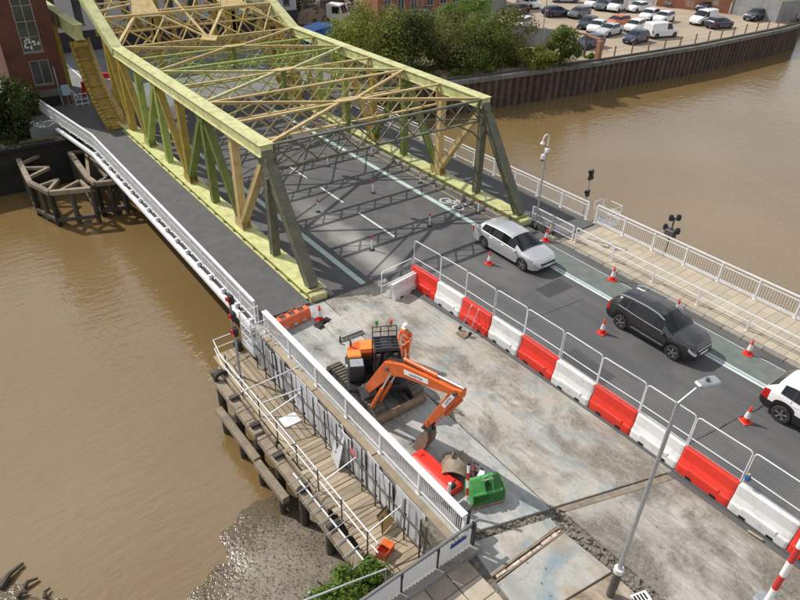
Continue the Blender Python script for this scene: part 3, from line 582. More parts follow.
# sway frame under the raised chords
for fy, zt, zb in [(50.2, 7.15, 4.9), (53.4, 8.5, 5.6)]:
    m = MB().beam((XL+.36, fy, zt), (XR-.36, fy, zt), .3, .22); m.beam((XL+.36, fy, zb), (XR-.36, fy, zb), .34, .3)
    fr = bpart(m, 'sway_frame', TAN if fy < 51 else MUST)
    n = 8; d = (XR-XL-.8)/n
    for k in range(n):
        x = XL+.4+k*d
        for a, b2 in ((zb+.16, zt-.12), (zt-.12, zb+.16)): bpart(MB().beam((x, fy+(.02 if a < b2 else -.02), a), (x+d, fy+(.02 if a < b2 else -.02), b2), .03, .11), 'lacing_bar', TAN, fr)
        if k in (2, 3, 5, 6): bpart(MB().beam((x, fy, zb+.16), (x, fy, zt-.12), .26, .26), 'post', MUST, fr)
def incl(px, py, dz=0.):      # on the sloping plane of the raised chords, or the level top plane in front of it
    v = ray(px, py); k = (8.35-5.7)/(53.4-46.98); t = (5.75 - 46.98*k + dz - CAM_H) / (v.z - k*v.y); p = Vector((0, 0, CAM_H)) + v*t
    return p if p.y > 46.9 else at(px, py, 5.98 + dz)
for q in ([(132, 18), (161, 16), (150, -3), (131, -3)], [(221, 8), (247, 6), (238, -4), (222, -4)]):
    bpart(MB().prism([incl(*p, .12) for p in q], (0, 0, .04)), 'large_gusset', TAN)
for a, b2 in (((134, 17), (119, 43)), ((160, 15), (208, 38)), ((171, -4), (208, 38)), ((223, 7), (209, 38)), ((246, 6), (290, 28)), ((131, 4), (96, 12)), ((238, 0), (262, 12)), ((160, 10), (222, 4))):
    bpart(MB().beam(incl(*a, .1), incl(*b2, .1), .2, .10), 'sway_brace', TAN)
bpart(MB().prism([incl(*p, .14) for p in [(200, 40), (216, 41), (218, 36), (203, 35)]], (0, 0, .04)), 'centre_gusset', TAN)
for gx in (15.6, 21.6):
    bpart(MB().beam((gx, 50.25, 6.9), (gx, 50.25, 3.6), .42, .36), 'hanger', MUST); bpart(MB().beam((gx-1.4, 50.3, 4.9), (gx+1.4, 50.3, 6.9), .14, .12), 'sway_brace', MUST); bpart(MB().beam((gx+1.4, 50.34, 4.9), (gx-1.4, 50.34, 6.9), .14, .12), 'sway_brace', MUST)
# more framing at the heel: inclined lattice planes and struts between the raised chords
for k, (y0, z0, y1, z1, c) in enumerate([(47.2, 5.9, 50.0, 7.1, TAN), (50.3, 7.15, 53.3, 8.5, TAN), (47.2, 4.75, 50.1, 4.95, MUST)]):
    n = 6; d = (XR-XL-.7)/n
    fr = bpart(MB().beam((XL+.36, (y0+y1)/2, (z0+z1)/2), (XR-.36, (y0+y1)/2, (z0+z1)/2), .12, .1), 'lateral_strut', c)
    for j in range(n):
        x = XL+.35+j*d
        for a, b2 in (((x, y0, z0), (x+d, y1, z1)), ((x+d, y0, z0+.03), (x, y1, z1+.03))): bpart(MB().beam(a, b2, .08, .07), 'lacing_bar', c if j % 2 else MUST, fr)
for i in (4, 5, 6):      # lower lateral bars hung under the struts
    for j in range(5):
        x0 = XL+.5 + j*2.45; y0, y1 = NY[i]+.1, NY[i+1]-.1
        bpart(MB().beam((x0, y0, ZT-1.28), (x0+2.45, y1, ZT-1.28), .07, .06), 'bracing_bar', LIME); bpart(MB().beam((x0+2.45, y0, ZT-1.24), (x0, y1, ZT-1.24), .07, .06), 'bracing_bar', LIME)
# ---- fixed track girders the segments roll beside
for X, lab in ((10.95, 'pale green track girder on the building side of the bridge'), (26.05, 'pale green track girder on the scrapyard side of the bridge')):
    t = thing('track_girder', lab, 'girder', (X, 58, 0), group='track girders behind the span')
    m = MB().box(-.34, .34, -5.4, 9, 6.42, 6.52); m.box(-.34, .34, -5.4, 9, 5.45, 5.52); m.box(-.22, .22, -5.35, 9, 5.52, 6.42); m.build('girder', PALE, t)
    for k in range(4): MB().box(-.32, .32, -4.9+k*1.7, -4.84+k*1.7, 5.53, 6.41).build('stiffener', PALE, t)
    MB().box(-.3, .3, 3.5, 4.1, -.6, 5.44).build('column', MUST, t)
    MB().lathe([(.001, -.42), (.26, -.42), (.26, .42), (.001, .42)], (0, -5.0, 5.1), 12, 'x').build('bearing_drum', MUST, t)
# counterweight block high behind the span
t = thing('counterweight', 'tan riveted counterweight beam between the raised chords', 'counterweight', (XC, 58.5, 10))
MB().box(-6.2, 6.2, -1, 1.2, 0, 2.4).build('block', TAN, t); MB().box(-6.3, 6.3, -1.1, -1.0, .2, .5).build('flange', MUST, t)
for x in (-4, -1.3, 1.3, 4): MB().box(x-.06, x+.06, -1.12, -1.0, .52, 2.3).build('stiffener', MUST, t)
# ================================================================== railings
def railing(name, label, path, bay, zb, rails, bars=None, posts=(.07, .07), top=(.09, .06), mat=WHITE, kick=None, post_top=None, cat='railing', group=None):
    """path of (x,y) points; rails = [(z, width, height)], bars = (z0, z1, spacing, r), kick = (z0, z1)"""
    o = thing(name, label, cat, (path[0][0], path[0][1], zb), group=group); O = Vector((path[0][0], path[0][1], 0)); zt = max(r[0] for r in rails)
    pm = MB().box(-posts[0]/2, posts[0]/2, -posts[1]/2, posts[1]/2, 0, (post_top or zt) - .02).mesh('post', mat)
    bp = MB().box(-posts[0], posts[0], -posts[1], posts[1], 0, .025).mesh('foot_plate', mat)
    for a, b in zip(path[:-1], path[1:]):
        A = Vector((a[0], a[1], 0)) - O; B = Vector((b[0], b[1], 0)) - O; n = max(1, round((B-A).length / bay)); d = (B-A)/n; rz = math.atan2(d.y, d.x)
        for z, wd, h in rails: MB().beam(A + Vector((0, 0, z)), B + Vector((0, 0, z)), wd, h).build('rail', mat, o)
        if kick: MB().beam(A + Vector((0, 0, (kick[0]+kick[1])/2)), B + Vector((0, 0, (kick[0]+kick[1])/2)), .03, kick[1]-kick[0]).build('kick_plate', mat, o)
        mesh = None
        if bars:
            q = MB(); L = d.length; k = bars[2]; x = k
            while x < L - .02: q.beam((x, 0, bars[0]), (x, 0, bars[1]), bars[3]*2, bars[3]*2); x += k
            mesh = q.mesh('infill_bars', mat)
        for i in range(n + 1):
            p = A + d*i
            if i == 0 and a is not path[0]: pass
            else:
                po = obj('post', pm, o, loc=p, rot=(0, 0, rz)); obj('foot_plate', bp, po)
            if mesh and i < n: obj('infill_bars', mesh, o, kind='stuff', loc=p, rot=(0, 0, rz))
    return o
# upstream footway of the span
railing('bridge_railing', 'white railing with wide handrail along the footway above the left river', [(8.74, 21.4), (8.74, 45.4), (7.35, 57.0)], 1.45, .05, [(1.03, .13, .07), (.62, .03, .03), (.1, .05, .05)], (.1, 1.0, .075, .0075), (.06, .06), kick=(.02, .14))
o = thing('fascia_beam', 'white edge beam carrying the left footway railing', 'beam', (8.58, 33, -.36))
MB().box(-.14, .1, -11.6, 12.4, -.02, .16).build('beam', WHITE, o)
m = MB().beam((-.02, 12.42, .07), (-1.4, 24.0, .07), .22, .18); m.build('beam', WHITE, o)
for k in range(17): MB().box(.0, .22, -11.3+k*1.45, -11.16+k*1.45, .16, .38).build('bracket', WHITE, o)
railing('bridge_railing', 'white railing along the far footway of the span, beside the right river', [(28.32, 19.9), (28.32, 50)], 1.9, .05, [(1.05, .07, .06), (.86, .04, .04), (.14, .04, .04)], (.14, .86, .11, .008), (.09, .07))
railing('footway_railing', 'white barred railing on river side of the buff paved footway', [(28.34, -3), (28.34, 19.3)], 1.93, .1, [(1.06, .07, .06), (.88, .04, .04), (.16, .04, .04)], (.16, .88, .125, .009), (.075, .075), kick=(.02, .16))
railing('guard_rail', 'white two-bar guard rail between cycle lane and buff paving', [(25.62, -3), (25.62, 18.4)], 2.42, .1, [(.84, .05, .05), (.46, .04, .04)], None, (.055, .055))
railing('guard_rail', 'short white barred guard rail near the foot of the truss end post', [(25.62, 18.6), (25.62, 21.5)], 1.45, .06, [(.88, .05, .05), (.5, .035, .035), (.12, .03, .03)], (.12, .88, .1, .008), (.055, .055))
# small gate cage on the right rail
o = thing('rail_gate', 'small white barred cage projecting over the river behind the right railing', 'gate', (28.45, 19.0, .1))
for x, y in ((0, -.6), (.8, -.6), (.8, .6), (0, .6)): MB().tube([(x, y, 0), (x, y, 1.15)], .03, 6).build('post', WHITE, o)
for z in (.3, .7, 1.13): MB().tube([(0, -.6, z), (.8, -.6, z), (.8, .6, z), (0, .6, z)], .022, 6).build('rail', WHITE, o)
MB().box(0, .8, -.6, .6, -.06, 0).build('floor', GALV, o)
# near left fence: flat wide white handrail on bars
railing('site_fence', 'white fence with broad flat handrail between the excavator site and the timber jetty', [(8.86, 8.2), (8.80, 20.6)], 2.05, -.005, [(1.05, .23, .05), (.16, .05, .04), (.92, .03, .03)], (.16, 1.0, .085, .0085), (.09, .09))
o = thing('access_gate', 'white steel gate cage at the far end of the site fence', 'gate', (8.45, 20.7, -.3))
for x, y in ((-.45, -.5), (.35, -.5), (-.45, .55), (.35, .55)): MB().tube([(x, y, -.3), (x, y, 1.25)], .035, 6).build('post', WHITE, o)
for z in (-.1, .3, .75, 1.2):
    MB().tube([(.35, -.5, z), (-.45, -.5, z), (-.45, .55, z), (.35, .55, z)], .025, 6).build('rail', WHITE, o)
m = MB()
for k in range(9): m.beam((-.45, -.4+k*.11, -.1), (-.45, -.4+k*.11, 1.2), .018, .018)
for k in range(6): m.beam((-.35+k*.12, -.5, -.1), (-.35+k*.12, -.5, 1.2), .018, .018)
m.build('infill_bars', WHITE, o, kind='stuff')
MB().box(-.5, .4, -.6, .6, -.36, -.31).build('floor', GALV, o)
# wing parapet by the landing: dark rail, corrugated white panels
o = thing('wing_parapet', 'low parapet of corrugated white panels under a dark handrail beside the stone flags', 'parapet', (8.85, 7.88, 0))
MB().beam((.25, .02, 1.02), (-5.2, -.12, 1.02), .09, .08).build('handrail', M('grey_rail', (.16, .16, .16), rough=.5), o, bevel=.02)
MB().box(-5.2, .2, -.3, .22, -.3, .16).build('plinth', CONC_W, o, bevel=.02)
for k in range(4):
    x1 = -.08 - k*1.24; x0 = x1 - 1.14; q = MB(); n = 18
    pts = [(x0 + (x1-x0)*j/n, -.05 + (.022 if j % 2 else -.022), 0) for j in range(n+1)]
    for a, b in zip(pts[:-1], pts[1:]): q.add([(a[0], a[1], .2), (b[0], b[1], .2), (b[0], b[1], .95), (a[0], a[1], .95)], [(0, 1, 2, 3)])
    q.build('panel', WHITE_S, o)
    MB().box(x0-.07, x0-.03, -.09, 0, .16, 1.0).build('post', BLACK, o)
MB().box(0, .06, -.12, .03, .16, 1.1).build('post', BLACK, o)
MB().prism([(-.28, -.10, .72), (-.85, -.10, .68), (-.85, -.10, .80), (-.28, -.10, .84)], (0, .015, 0)).build('sign_plate', BLUES, o)
# grey tube rail in front of the bush
o = thing('tube_rail', 'grey tube handrail sloping beside the green bush', 'handrail', (0, 0, 0))
p0 = at(298, 603, -.4); p1 = at(386, 569, -.3)
MB().tube([p0, p1, p1 + Vector((.02, 0, -1.3))], .035, 6).build('rail', GALV, o); MB().tube([p0 + Vector((.4, .1, .0)), p0 + Vector((.4, .1, -1.4))], .035, 6).build('post', GALV, o)
# ================================================================== timber jetty with scaffold
ZJ = -1.7
jt = thing('timber_jetty', 'timber plank jetty on dark piles beside the excavator site', 'jetty', (7.7, 15.5, ZJ))
def J(mb, name, mat, **k):
    for i, p in enumerate(mb.v): mb.v[i] = (p[0]-7.7, p[1]-15.5, p[2]-ZJ)
    return mb.build(name, mat, jt, **k)
rj = random.Random(21)
for k in range(6):
    x0 = 6.98 + k*.235; y = 15.75 + rj.uniform(0, .1)
    while y < 22.4:
        l = min(rj.uniform(2.4, 4.0), 22.5 - y); J(MB().box(x0+.012, x0+.218, y, y+l-.03, ZJ-.05, ZJ + rj.uniform(-.008, .008)), 'plank', WOOD, bevel=.008); y += l
y = 9.3
while y < 15.7:
    wd = rj.uniform(.17, .27); x0 = 6.95 + rj.uniform(-.05, .06)
    J(MB().box(x0, 8.38 + rj.uniform(-.03, .03), y, y+wd-.015, ZJ-.05, ZJ + rj.uniform(-.012, .014)), 'plank', WOOD, bevel=.008); y += wd
J(MB().box(7.5, 8.2, 16.7, 17.3, ZJ+.012, ZJ+.04), 'hatch_board', SHEETING, bevel=.01)
for (y0, y1) in [(17.3, 21.4), (14.05, 17.2), (10.2, 13.95)]:
    J(MB().box(6.46, 6.84, y0, y1-.06, ZJ-.55, ZJ-.22), 'waling', WOODG, bevel=.03)
for (y0, y1) in [(16.4, 21.7), (12.6, 16.2)]: J(MB().box(6.87, 6.96, y0, y1, ZJ-.4, ZJ-.05), 'edge_board', WOODG, bevel=.01)
for (y0, y1) in [(16.9, 20.4), (14.6, 16.8)]: J(MB().beam((6.3, y0, ZJ-1.22), (6.22, y1, ZJ-1.18), .3, .32), 'lower_waling', WOODG, bevel=.03)
for k in range(7): J(MB().tube([(6.62, 10.3+k*1.78, -6), (6.62, 10.3+k*1.78, ZJ-.54)], .17, 9), 'pile', WOODD, smooth=.8)
for k in range(4): J(MB().tube([(6.26, 14.9+k*1.7, -6), (6.26, 14.9+k*1.7, ZJ-1.36)], .13, 8), 'pile', WOODD, smooth=.8)
for k in range(7): J(MB().box(6.5, 8.5, 10.0+k*1.9, 10.22+k*1.9, ZJ-.32, ZJ-.06), 'cross_beam', WOODD)
J(MB().lathe([(.16, -.13), (.30, -.11), (.33, 0), (.30, .11), (.16, .13)], (6.75, 21.1, ZJ-.1), 14, 'y'), 'tyre_fender', RUBBER, smooth=.8)
J(MB().lathe([(.16, -.13), (.30, -.11), (.33, 0), (.30, .11), (.16, .13)], (8.15, 22.35, ZJ+.15), 14, 'x'), 'tyre_fender', RUBBER, smooth=.8)
# handrail of the jetty
hr = thing('jetty_handrail', 'double white tube handrail along the river edge of the jetty', 'handrail', (7.0, 15.5, ZJ))
for z in (1.0, .55): MB().tube([(1.1, 6.85, z-.1), (.05, 6.7, z), (-.12, 5.6, z), (0, -.5, z), (.05, -5.6, z)], .026, 6).build('rail', WHITE, hr)
for k in range(8): MB().tube([(0.0, 5.4-k*1.5, -.2), (0.0, 5.4-k*1.5, 1.05)], .028, 6).build('post', DARKST, hr)
# scaffold poles and sheeting along the deck wall
sc = thing('scaffold', 'dark scaffold tubes standing along the grey sheeting beside the jetty', 'scaffold', (8.33, 15, ZJ))
cm = MB().box(-.05, .05, -.05, .05, -.05, .05).mesh('coupler', DARKST)
sp = []
y = 9.35; i = 0
while y < 20.6:
    h = 1.95 + rj.uniform(-.12, .16); lean = rj.uniform(-.03, .03)
    st = MB().tube([(-.10, y-15, 0), (-.10+lean, y-15+lean, h)], .027, 6).build('standard', DARKST, sc)
    for z in (.5, 1.2): obj('coupler', cm, st, loc=(-.10, y-15, z))
    sp.append(y); y += .80; i += 1
for z in (1.3,): MB().tube([(-.16, -5.8, z), (-.16, 5.5, z+.05)], .024, 6).build('ledger', DARKST, sc)
for a, b in [((241, 392), (303, 365)), ((300, 360), (318, 345)), ((262, 403), (330, 378))]:
    p = at(*a, ZJ+.9); q = at(*b, ZJ+1.9); o_ = Vector((8.33, 15, ZJ)); MB().tube([p-o_, q-o_], .025, 6).build('transom', GALV, sc)
for y in (10.4, 12.9, 16.8): MB().tube([(-1.35, y-15, 1.0), (-.05, y-15, 1.35)], .024, 6).build('transom', GALV, sc)
for k, y in enumerate(sp[:-1]):
    lab = f'grey-white sheeting board behind the jetty scaffold, {ORD[k]} from the corrugated parapet'
    q = MB().box(-.012, .012, .02, .76, .02, 1.72 + rj.uniform(-.1, .12)).build('sheeting_board', SHEETING)
    q.location = (8.42 + rj.uniform(-.015, .015), y + .02, ZJ); q.rotation_euler = (rj.uniform(-.02, .02), rj.uniform(-.05, .02), rj.uniform(-.05, .05)); tag(q, lab, 'board', 'sheeting boards along the deck wall')
q = MB().prism([(0, 0, 0), (0, .75, .05), (0, .8, 1.5), (0, .45, 1.75), (0, .1, 1.5)], (.015, 0, 0)).build('sheeting_board', SHEETING); q.location = (8.0, 13.75, ZJ+.05); q.rotation_euler = (0, .22, -.2)
tag(q, 'loose pale sheet with pointed top leaning out over the jetty planks', 'board')
q = MB().lathe([(.001, 0), (.2, 0), (.2, .012), (.001, .012)], (0, 0, 0), 14, 'x').build('warning_disc', M('faded_red', (.6, .16, .17), rough=.6)); q.location = (8.22, 13.1, ZJ+1.35); tag(q, 'round faded red disc hung on the jetty scaffold', 'sign')
# boards on top of the wall
for k, (y0, y1) in enumerate([(8.4, 12.3), (12.35, 16.2), (16.25, 20.2)]):
    q = MB().box(-.12, .12, y0, y1, -.035, .035).build('scaffold_board', WOOD, bevel=.008); q.location = (8.6, 0, .03 - .002*k); tag(q, f'brown scaffold board outside the broad white handrail, {["nearest the parapet", "middle of three", "nearest the gate cage"][k]}', 'board', 'scaffold boards on the deck edge')
struct(MB().box(8.47, 8.56, 8, 21, -3, -.02), 'deck_wall_cap', CONC_W)
# lattice of tubes over the outer walings
ls = thing('tube_lattice', 'white tube with crossing scaffold ties over the outer jetty timbers', 'scaffold', (6.6, 12.5, ZJ))
MB().tube([(.02, 2.0, .12), (.12, -2.6, .12)], .03, 6).build('tube', WHITE, ls)
for k in range(9): MB().tube([(-.38, 1.6-k*.5, .17), (.45, 1.7-k*.5, .17)], .022, 5).build('tie', GALV, ls)
for k in range(5): MB().tube([(-.3, 3.2+k*.9, .12), (.35, 3.25+k*.9, .12)], .02, 5).build('tie', DARKST, ls)
# things on the jetty
o = thing('folding_sign', 'small tan board propped upright on the jetty planks', 'sign', (8.05, 10.75, ZJ), .3)
MB().prism([(-.25, 0, .05), (.3, 0, .05), (.3, .25, .62), (-.25, .25, .62)], (0, .02, .01)).build('board', M('plywood', (.55, .37, .14), rough=.7), o); MB().tube([(-.28, .03, 0), (-.28, .03, .95)], .022, 6).build('post', DARKST, o); MB().box(-.24, .29, .26, .29, .55, .7).build('edge', BLACK, o)
o = thing('orange_crate', 'orange plastic crate on the jetty planks near the bush', 'crate', tuple(at(385, 553, ZJ)), .35)
m = MB().box(-.26, .26, -.18, .18, 0, .02); m.box(-.26, .26, -.18, -.165, .02, .3); m.box(-.26, .26, .165, .18, .02, .3); m.box(-.26, -.245, -.165, .165, .02, .3); m.box(.245, .26, -.165, .165, .02, .3); m.build('bin', ORPL, o)
MB().box(0.02, .27, -.19, .19, .3, .325).build('lid', ORANGE, o)
# river signal pole on the jetty
o = thing('signal_pole', 'grey pole with three red-faced river signals rising from the jetty', 'signal', (7.4, 20.5, ZJ))
MB().tube([(0, 0, 0), (0, 0, 4.25)], .055, 8).build('pole', GALV, o, smooth=.8); MB().box(-.14, .14, -.14, .14, 0, .04).build('base_plate', GALV, o)
for z in (4.0, 3.2, 2.45):
    h = MB().box(-.10, .08, -.30, -.07, z-.19, z+.19).build('signal_head', BLACK, o, bevel=.02); MB().lathe([(.001, 0), (.075, .0), (.09, -.02), (.09, -.1)], (-.105, -.18, z+.06), 10, 'x').build('lens_hood', REDM, h); MB().box(-.12, -.102, -.28, -.09, z-.17, z-.04).build('panel', REDM, h)
# timber fender dolphins at the far pier
ZD = -1.55
def dolphin(lab, path, tri):
    o = thing('timber_dolphin', lab, 'fender', (path[0].x, path[0].y, ZW)); O = Vector((path[0].x, path[0].y, ZW))
    P = [p - O for p in path]
    for a, b in zip(P[:-1], P[1:]):
        MB().beam(a, b, .34, .3).build('capping_beam', WOODG, o, bevel=.03)
        MB().beam(a - Vector((0, 0, 1.9)), b - Vector((0, 0, 1.9)), .3, .3).build('lower_beam', WOODD, o, bevel=.03)
        n = max(2, int((b-a).length/1.1))
        for k in range(n+1):
            p = a + (b-a)*k/n; MB().tube([p + Vector((.02, .02, -5)), p + Vector((0, 0, -.16))], .16, 8).build('pile', WOODD, o, smooth=.8)
    for a, b, c in tri:
        a, b, c = a-O, b-O, c-O; MB().beam(a, c, .2, .2).build('brace', WOODG, o); MB().beam(b, c, .2, .2).build('brace', WOODG, o)
    return o
D = [at(*p, ZD) for p in [(16, 155), (30, 183), (50, 193), (91, 189)]]
ins = [at(*p, ZD) for p in [(41, 155), (49, 168), (58, 180), (80, 181), (90, 186)]]
dolphin('grey topped timber fender dolphin with zigzag braces by the dark trees', D, [(D[0], D[0].lerp(D[1], .35), ins[0]), (D[0].lerp(D[1], .5), D[0].lerp(D[1], .85), ins[1]), (D[1].lerp(D[2], .4), D[1].lerp(D[2], .9), ins[2]), (D[2].lerp(D[3], .2), D[2].lerp(D[3], .95), ins[3])])
E_ = [at(*p, ZD) for p in [(70, 153), (89, 179), (96, 184), (121, 181)]]; i2 = [at(*p, ZD) for p in [(86, 151), (107, 178)]]
dolphin('second timber fender dolphin with long twin beams tucked under the white railing', E_, [(E_[0], E_[1], i2[0]), (i2[0], E_[3], i2[1]), (E_[2], E_[3], i2[1])])
q = MB().box(.0, 5, -.2, .2, 0, .3)
# ================================================================== far bank quay walls
qw = thing('quay_wall', 'rusty sheet pile quay wall with grey coping below the car park', 'wall', (60, 46, ZQ))
pilem = {}
def pile_mesh(w):
    k = round(w, 2)
    if k not in pilem:
        d = .28; pts = [(0, 0), (w*.12, 0), (w*.3, -d), (w*.7, -d), (w*.88, 0), (w, 0)]
        q = MB()
        for a, b in zip(pts[:-1], pts[1:]): q.add([(a[0], a[1], -4.4), (b[0], b[1], -4.4), (b[0], b[1], -.3), (a[0], a[1], -.3)], [(0, 1, 2, 3)])
        pilem[k] = q.mesh('sheet_pile', PILE)
    return pilem[k]
for a, b in zip(QUAY[3:11], QUAY[4:12]):
    A = Vector((a[0], a[1], 0)); B = Vector((b[0], b[1], 0)); d = B-A; n = max(1, round(d.length/.88)); rz = math.atan2(d.y, d.x); w_ = d.length/n
    for k in range(n): obj('sheet_pile', pile_mesh(w_), qw, loc=A + d*k/n - Vector((60, 46, 0)), rot=(0, 0, rz))
    nn = max(1, round(d.length/3.2))
    for k in range(nn):
        p = A + d*k/nn - Vector((60, 46, 0)); l = d.length/nn
        c = MB().box(.01, l-.01, -.42, .3, -.34, .10).build('coping_block', COPING, qw, bevel=.03); c.location = p; c.rotation_euler = (0, 0, rz)
struct(MB().prism([(x, y+.05, -8) for x, y in QUAY[3:12]] + [(x, y+.22, -8) for x, y in QUAY[3:12]][::-1], (0, 0, 7.6)), 'quay_backing', DARKST)
o = thing('stone_quay', 'dark stone river wall under the trees left of the bridge', 'wall', (-10, 51.5, -4))
MB().prism([(19, -.9, -3), (-60, .3, -3), (-60, 2.5, -3), (19, 1.5, -3)], (0, 0, 6.15)).build('masonry', M('shaded_masonry', (.026, .023, .02), rough=.9, col2=(.014, .013, .012), scale=1.5, bump=1, bscale=6), o)  # near black: the shade on the wall's river face is put into its colour
MB().prism([(19, -1.05, 3.16), (-60, .15, 3.16), (-60, 1.0, 3.16), (19, -.2, 3.16)], (0, 0, .2)).build('coping', MATS['shaded_masonry'], o)
# post and wire fence along the car park edge
pf = MB().box(-.06, .06, -.06, .06, 0, 1.15).mesh('fence_post', M('brown_post', (.2, .12, .08), rough=.8))
fo = thing('post_fence', 'row of thin brown posts with wire along the quay edge of the car park', 'fence', (61, 45.9, ZQ))
for k in range(16):
    t_ = k/15*43.0; x = 61.5 + t_; y = 46.1 - min(t_, 17)*.065 + max(0, t_-37)*.1
    obj('fence_post', pf, fo, loc=(x-61, y-45.9, 0), rot=(0, 0, 0))
for z in (.5, .95): MB().tube([(.5, .2, z), (17.5, -.9, z), (36, -.9, z), (43.5, -.2, z)], .012, 4).build('wire', DARKST, fo)
# ================================================================== vehicles
def interp(tab, x):
    if x <= tab[0][0]: return tab[0][1]
    for (a, b), (c, d) in zip(tab[:-1], tab[1:]):
        if x <= c:
            t = (x-a)/(c-a) if c > a else 0; return b + (d-b)*t
    return tab[-1][1]
PAINTS = {}
def carpaint(name, col, rough=.22, metal=.0, coat=1.0):
    if name not in PAINTS: PAINTS[name] = M('paint_' + name, col, rough=rough, metal=metal, coat=coat, spec=.5)
    return PAINTS[name]
def wheel(parent, x, y, r, wd, spokes=True, rimmat=CHROME):
    s = 1 if y > 0 else -1
    t = MB().lathe([(r*.66, -wd/2), (r*.93, -wd/2), (r, -wd/2+.03), (r, wd/2-.03), (r*.93, wd/2), (r*.66, wd/2)], (x, y, r), 20, 'y').build('tyre', RUBBER, parent, smooth=.7)
    q = MB(); yo = y + s*(wd/2-.02)
    q.lathe([(r*.66, 0), (r*.62, -s*.0), (r*.60, -s*.06)], (x, yo, r), 20, 'y'); q.lathe([(.001, s*.005), (r*.16, s*.0), (r*.16, -s*.05)], (x, yo, r), 10, 'y')
    if spokes:
        for k in range(5):
            a = 2*math.pi*k/5 + .3
            for da in (-.13, .13): q.beam((x+r*.1*math.cos(a), yo-s*.015, r+r*.1*math.sin(a)), (x+r*.63*math.cos(a+da), yo-s*.012, r+r*.63*math.sin(a+da)), .035, r*.10, up=(math.sin(a), 0, -math.cos(a)))
    rim = q.build('rim', rimmat, t, smooth=.5)
    MB().lathe([(.001, 0), (r*.62, 0), (r*.62, .02), (.001, .02)], (x, yo - s*.10, r), 14, 'y').build('brake_disc', DARKST, t)
def make_car(name, S, paint, detail=True, label='', group=None):
    """S: L, W, top[(x,z)], belt[(x,z)], half[(x,w)], rear/front axle x, r, sill, ws (windscreen x range), rw (rear window), side windows [(x0,x1)], clad; x from tail 0 to nose L"""
    L, W = S['L'], S['W']; r = S['r']; ax = S['ax']
    keys = {0, L} | {p[0] for p in S['top']} | {p[0] for p in S['belt']} | {p[0] for p in S['half']} | set(S['ws']) | set(S['rw']) | {v for p in S['side'] for v in p}
    n = 46 if detail else 26
    keys |= {L*k/n for k in range(n+1)}
    for a in ax:
        for k in range(-6 if detail else -4, (7 if detail else 5)): keys.add(a + (r+.05)*math.sin(k*math.pi/(12 if detail else 8)))
    xs = sorted(k for k in keys if 0 <= k <= L); xx = [xs[0]]
    for k in xs[1:]:
        if k - xx[-1] > .012: xx.append(k)
    xs = xx; rows = []
    for x in xs:
        zt = interp(S['top'], x); zb = min(interp(S['belt'], x), zt-.015); hw = interp(S['half'], x) * W/2
        cab = max(0, min(1, (zt-zb)/.42)); wr = hw*(.93 - S.get('tumble', .17)*cab); e = .025 + .085*cab
        sill = S['sill'] + (max(0, .28-x)*.5 if x < .28 else 0) + (max(0, x-L+.3)*.35 if x > L-.3 else 0)
        for a in ax:
            d = abs(x-a)
            if d < r+.05: sill = max(sill, r + math.sqrt(max(0, (r+.05)**2 - d*d)))
        sill = min(sill, zb-.10); zm = sill + (zb-sill)*.45
        rows.append([(0, zt), (wr*.5, zt-.006), (wr*.86, zt-e*.45), (wr, zt-e), (hw*.955, min(zb, zt-e-.008)), (hw*.995, zb-.10*(1 if zb-.1 > sill else .5)), (hw, max(sill+.01, zm)), (hw*.985, sill), (hw*.72, sill)])
    V = [[[(x, y*s, z) for y, z in row] for row in [rows[i]]][0] for s in (1, -1) for i, x in enumerate(xs)]
    V = {s: [[(x, y*s, z) for y, z in rows[i]] for i, x in enumerate(xs)] for s in (1, -1)}
    P = {}
    def put(key, q): P.setdefault(key, MB()).add(q, [(0, 1, 2, 3)])
    for s in (1, -1):
        for i in range(len(xs)-1):
            xm = (xs[i]+xs[i+1])/2
            for k in range(8):
                key = ('body', 0)
                if k <= 2 and S['ws'][0] < xm < S['ws'][1]: key = ('windscreen', 0)
                elif k <= 2 and S['rw'][0] < xm < S['rw'][1] and S['rw'][1] > S['rw'][0]: key = ('rear_window', 0)
                elif k == 3:
                    for j, (a, b) in enumerate(S['side']):
                        if a < xm < b: key = ('side_window', s*(j+1))
                    if key[0] == 'body' and S['side'][0][0] < xm < S['side'][-1][1]: key = ('pillar', s)
                elif k in (3, 4) and False: pass
                if k == 4 and xm > L - S.get('hl', .30): key = ('headlight', s)
                if k in (4, 5) and xm < S.get('tl', .22): key = ('tail_light', s)
                if k == 6 and S.get('clad'): key = ('sill_cladding', 0)
                if k == 7: key = ('underbody', 0)
                put(key, [V[s][i][k], V[s][i+1][k], V[s][i+1][k+1], V[s][i][k+1]])
    for i in (0, -1):
        ring = V[1][i] + V[-1][i][::-1]
        P[('body', 0)].poly(ring)
    car = thing(name, label, 'car', group=group)
    for key in P: P[key].v = [(x - L/2, y, z) for x, y, z in P[key].v]
    mats = {'body': paint, 'windscreen': GLASS, 'rear_window': GLASS, 'side_window': GLASS, 'headlight': LAMPW, 'tail_light': LAMPR, 'sill_cladding': BLACK, 'pillar': BLACK, 'underbody': BLACK}
    parts = {}
    for key, q in P.items():
        o = q.build(key[0], mats[key[0]], car, smooth=.55); parts[key] = o
        if key[0] == 'body': o.material_slots[0].link = 'OBJECT'; o.material_slots[0].material = paint
    # dark inside floor so arches are not see-through
    MB().box(.25-L/2, L-.3-L/2, -W*.36, W*.36, S['sill']+.02, S['sill']+.5).build('chassis', BLACK, car)
    for a in ax:
        for s in (1, -1): wheel(car, a-L/2, s*(W/2-.115), r, .21, detail, S.get('rim', CHROME))
    zb = interp(S['belt'], L-.3)
